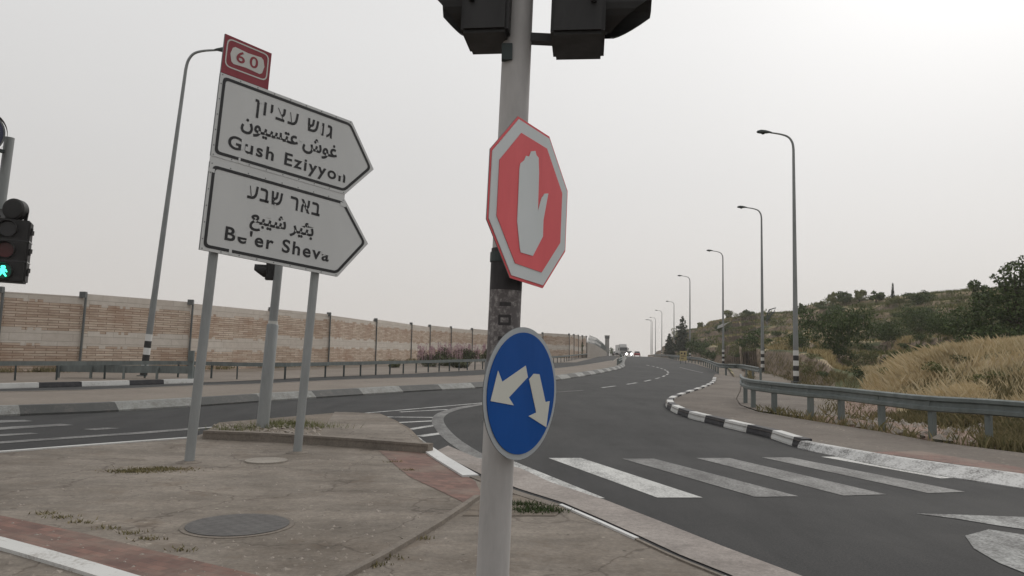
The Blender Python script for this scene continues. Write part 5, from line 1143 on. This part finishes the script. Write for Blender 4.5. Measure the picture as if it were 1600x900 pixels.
big = [(1298, 552, 92, 'b', 'widest dark green shrub, right of the nearest lamp', 1.25), (1250, 548, 40, 'b', 'dark shrub directly behind the nearest lamp', 1.2), (1440, 528, 70, 'b', 'dark round shrub on the slope between the widest shrub and the large tree', 1.1), (1390, 538, 60, 'b', 'dark shrub just right of the widest shrub', 1.0), (1480, 532, 56, 'b', 'dark shrub at the left foot of the large tree', 1.2), (1305, 556, 40, 'g', 'bright green bush at the foot of the widest dark shrub', .8), (1175, 545, 40, 'd', 'dark shrub left of the second lamp', 1.1), (1095, 558, 40, 'd', 'dark shrub right of the yellow sign', 1.3), (1115, 562, 36, 'd', 'dark shrub left of the third lamp', 1.0), (1300, 492, 34, 'd', 'dark shrub high on the slope under the ridge clump', .9), (1150, 560, 30, 'o', 'olive shrub between the second and third lamps', .9), (1430, 482, 44, 'd', 'dark shrub high on the slope below the cypress', .8), (1345, 590, 34, 'g', 'green weedy bush behind the guard rail at the foot of the grass bank', .8)]
big += [(x, y, w9, kd9, 'low green and olive weed clump on the dry grass bank behind the guard rail', h9) for x, y, w9, kd9, h9 in ((1400, 592, 44, 'o', .6), (1480, 588, 56, 'o', .6), (1545, 600, 50, 'o', .6), (1262, 585, 40, 'o', .7), (1330, 578, 46, 'o', .6), (1510, 568, 40, 'g', .5), (1290, 590, 34, 'd', .6), (1440, 575, 40, 'o', .5))]
for x, y, wpx, kd, lab, hr in big: shrub(x, y, wpx, kd, lab, 'weed clumps on the grass bank' if lab.startswith('low green and olive weed') else 'shrubs on the hillside', hr=hr)
cnt = 0
while cnt < 125:
    x, y = random.uniform(1050, 1590), random.uniform(466, 572); p = pick_hill(x, y)
    if p is None or p.y < 34: continue
    kd = random.choice('ddooo'); shrub(x, y, random.uniform(9, 30) , kd, 'low dark shrub on the terraced hillside' if kd == 'd' else 'low olive shrub on the terraced hillside', 'low dark shrubs on the terraces' if kd == 'd' else 'low olive shrubs on the terraces', random.uniform(.6, 1.0)); cnt += 1
# oleanders before the wall
def oleander(x, Y, wpx, hpx, label, seed, fl=True):
    b_ = atY(x, 570, Y); b_.z = z0(Y); W2, H2 = wpx / 1200 * Y, hpx / 1200 * Y; t = thing('oleander_bush', label, 'bush', b_, 'bushes at the foot of the stone wall'); q_ = np.random.RandomState(seed); bb = [(b_.x + q_.uniform(-.5, .5) * W2 * .8, b_.y + q_.uniform(-.5, .5) * .8, b_.z + H2 * q_.uniform(.12, .62), W2 * .24, .5, H2 * .24) for _ in range(11)]
    cm = MB(); leaves(cm, bb, 1500, .17, seed=seed); obj('foliage', cm, 'oleander_leaf', t, recalc=False)
    if fl:
        fm = MB()
        for _ in range(70):
            x_, y_ = b_.x + q_.uniform(-.5, .5) * W2, b_.y + q_.uniform(-.5, .5) * .8; hh = H2 * q_.uniform(.6, 1.02)
            leaves(fm, [(x_, y_, b_.z + hh, .07, .07, .2)], 12, .085, seed=q_.randint(9999)); fm.tube([(x_, y_, b_.z + hh * .4), (x_, y_, b_.z + hh)], .01, 4)
        obj('flower_spikes', fm, 'oleander_flower', t, recalc=False)
for i, (x, Y, wpx, hpx, lab, fl) in enumerate([(672, 60, 40, 32, 'pink flowering bush, first from the left before the wall', True), (703, 63, 40, 34, 'pink flowering bush left of the central pole, second from the left', True), (733, 66, 34, 32, 'pink flowering bush touching the central pole on its left', True), (716, 58, 30, 20, 'low green bush in front of the pink flowering bushes', False), (615, 56, 14, 12, 'small weedy bush at the foot of the wall', False), (772, 70, 40, 32, 'pink flowering bush hidden partly behind the central pole', True)]): oleander(x, Y, wpx, hpx, lab, 200 + i, fl)
b_ = atY(904, 552, 138); b_.z = z0(138); tree('round_bush', 'dark round bush where the stone wall meets the concrete wall', b_, 3.0, round_blobs(1.9, 3.0, 9, 301), 600, .25, 'leaf_dark', None, .1, True, 301)
b_ = atY(957, 552, 300); b_.z = z0(300); tree('round_bush', 'dark tree at the foot of the watchtower', b_, 3.8, round_blobs(3.4, 3.8, 9, 302), 500, .4, 'leaf_dark', None, .15, True, 302)

# ------------------------------------------------------------------ dusty air
hm = bpy.data.materials.new('dusty_air'); hm.use_nodes = True; hm.node_tree.nodes.clear(); MATS['dusty_air'] = hm
vo = N(hm, 'ShaderNodeVolumePrincipled'); vo.inputs['Density'].default_value = .0005; vo.inputs['Color'].default_value = (.93, .92, .90, 1); vo.inputs['Anisotropy'].default_value = .2
ho = N(hm, 'ShaderNodeOutputMaterial'); Lk(hm, vo.outputs[0], ho.inputs['Volume'])
mb = MB(); mb.box((145, 208, 7.5), (770, 540, 33)); tag(obj('haze', mb, 'dusty_air'), None, None, None, 'stuff')
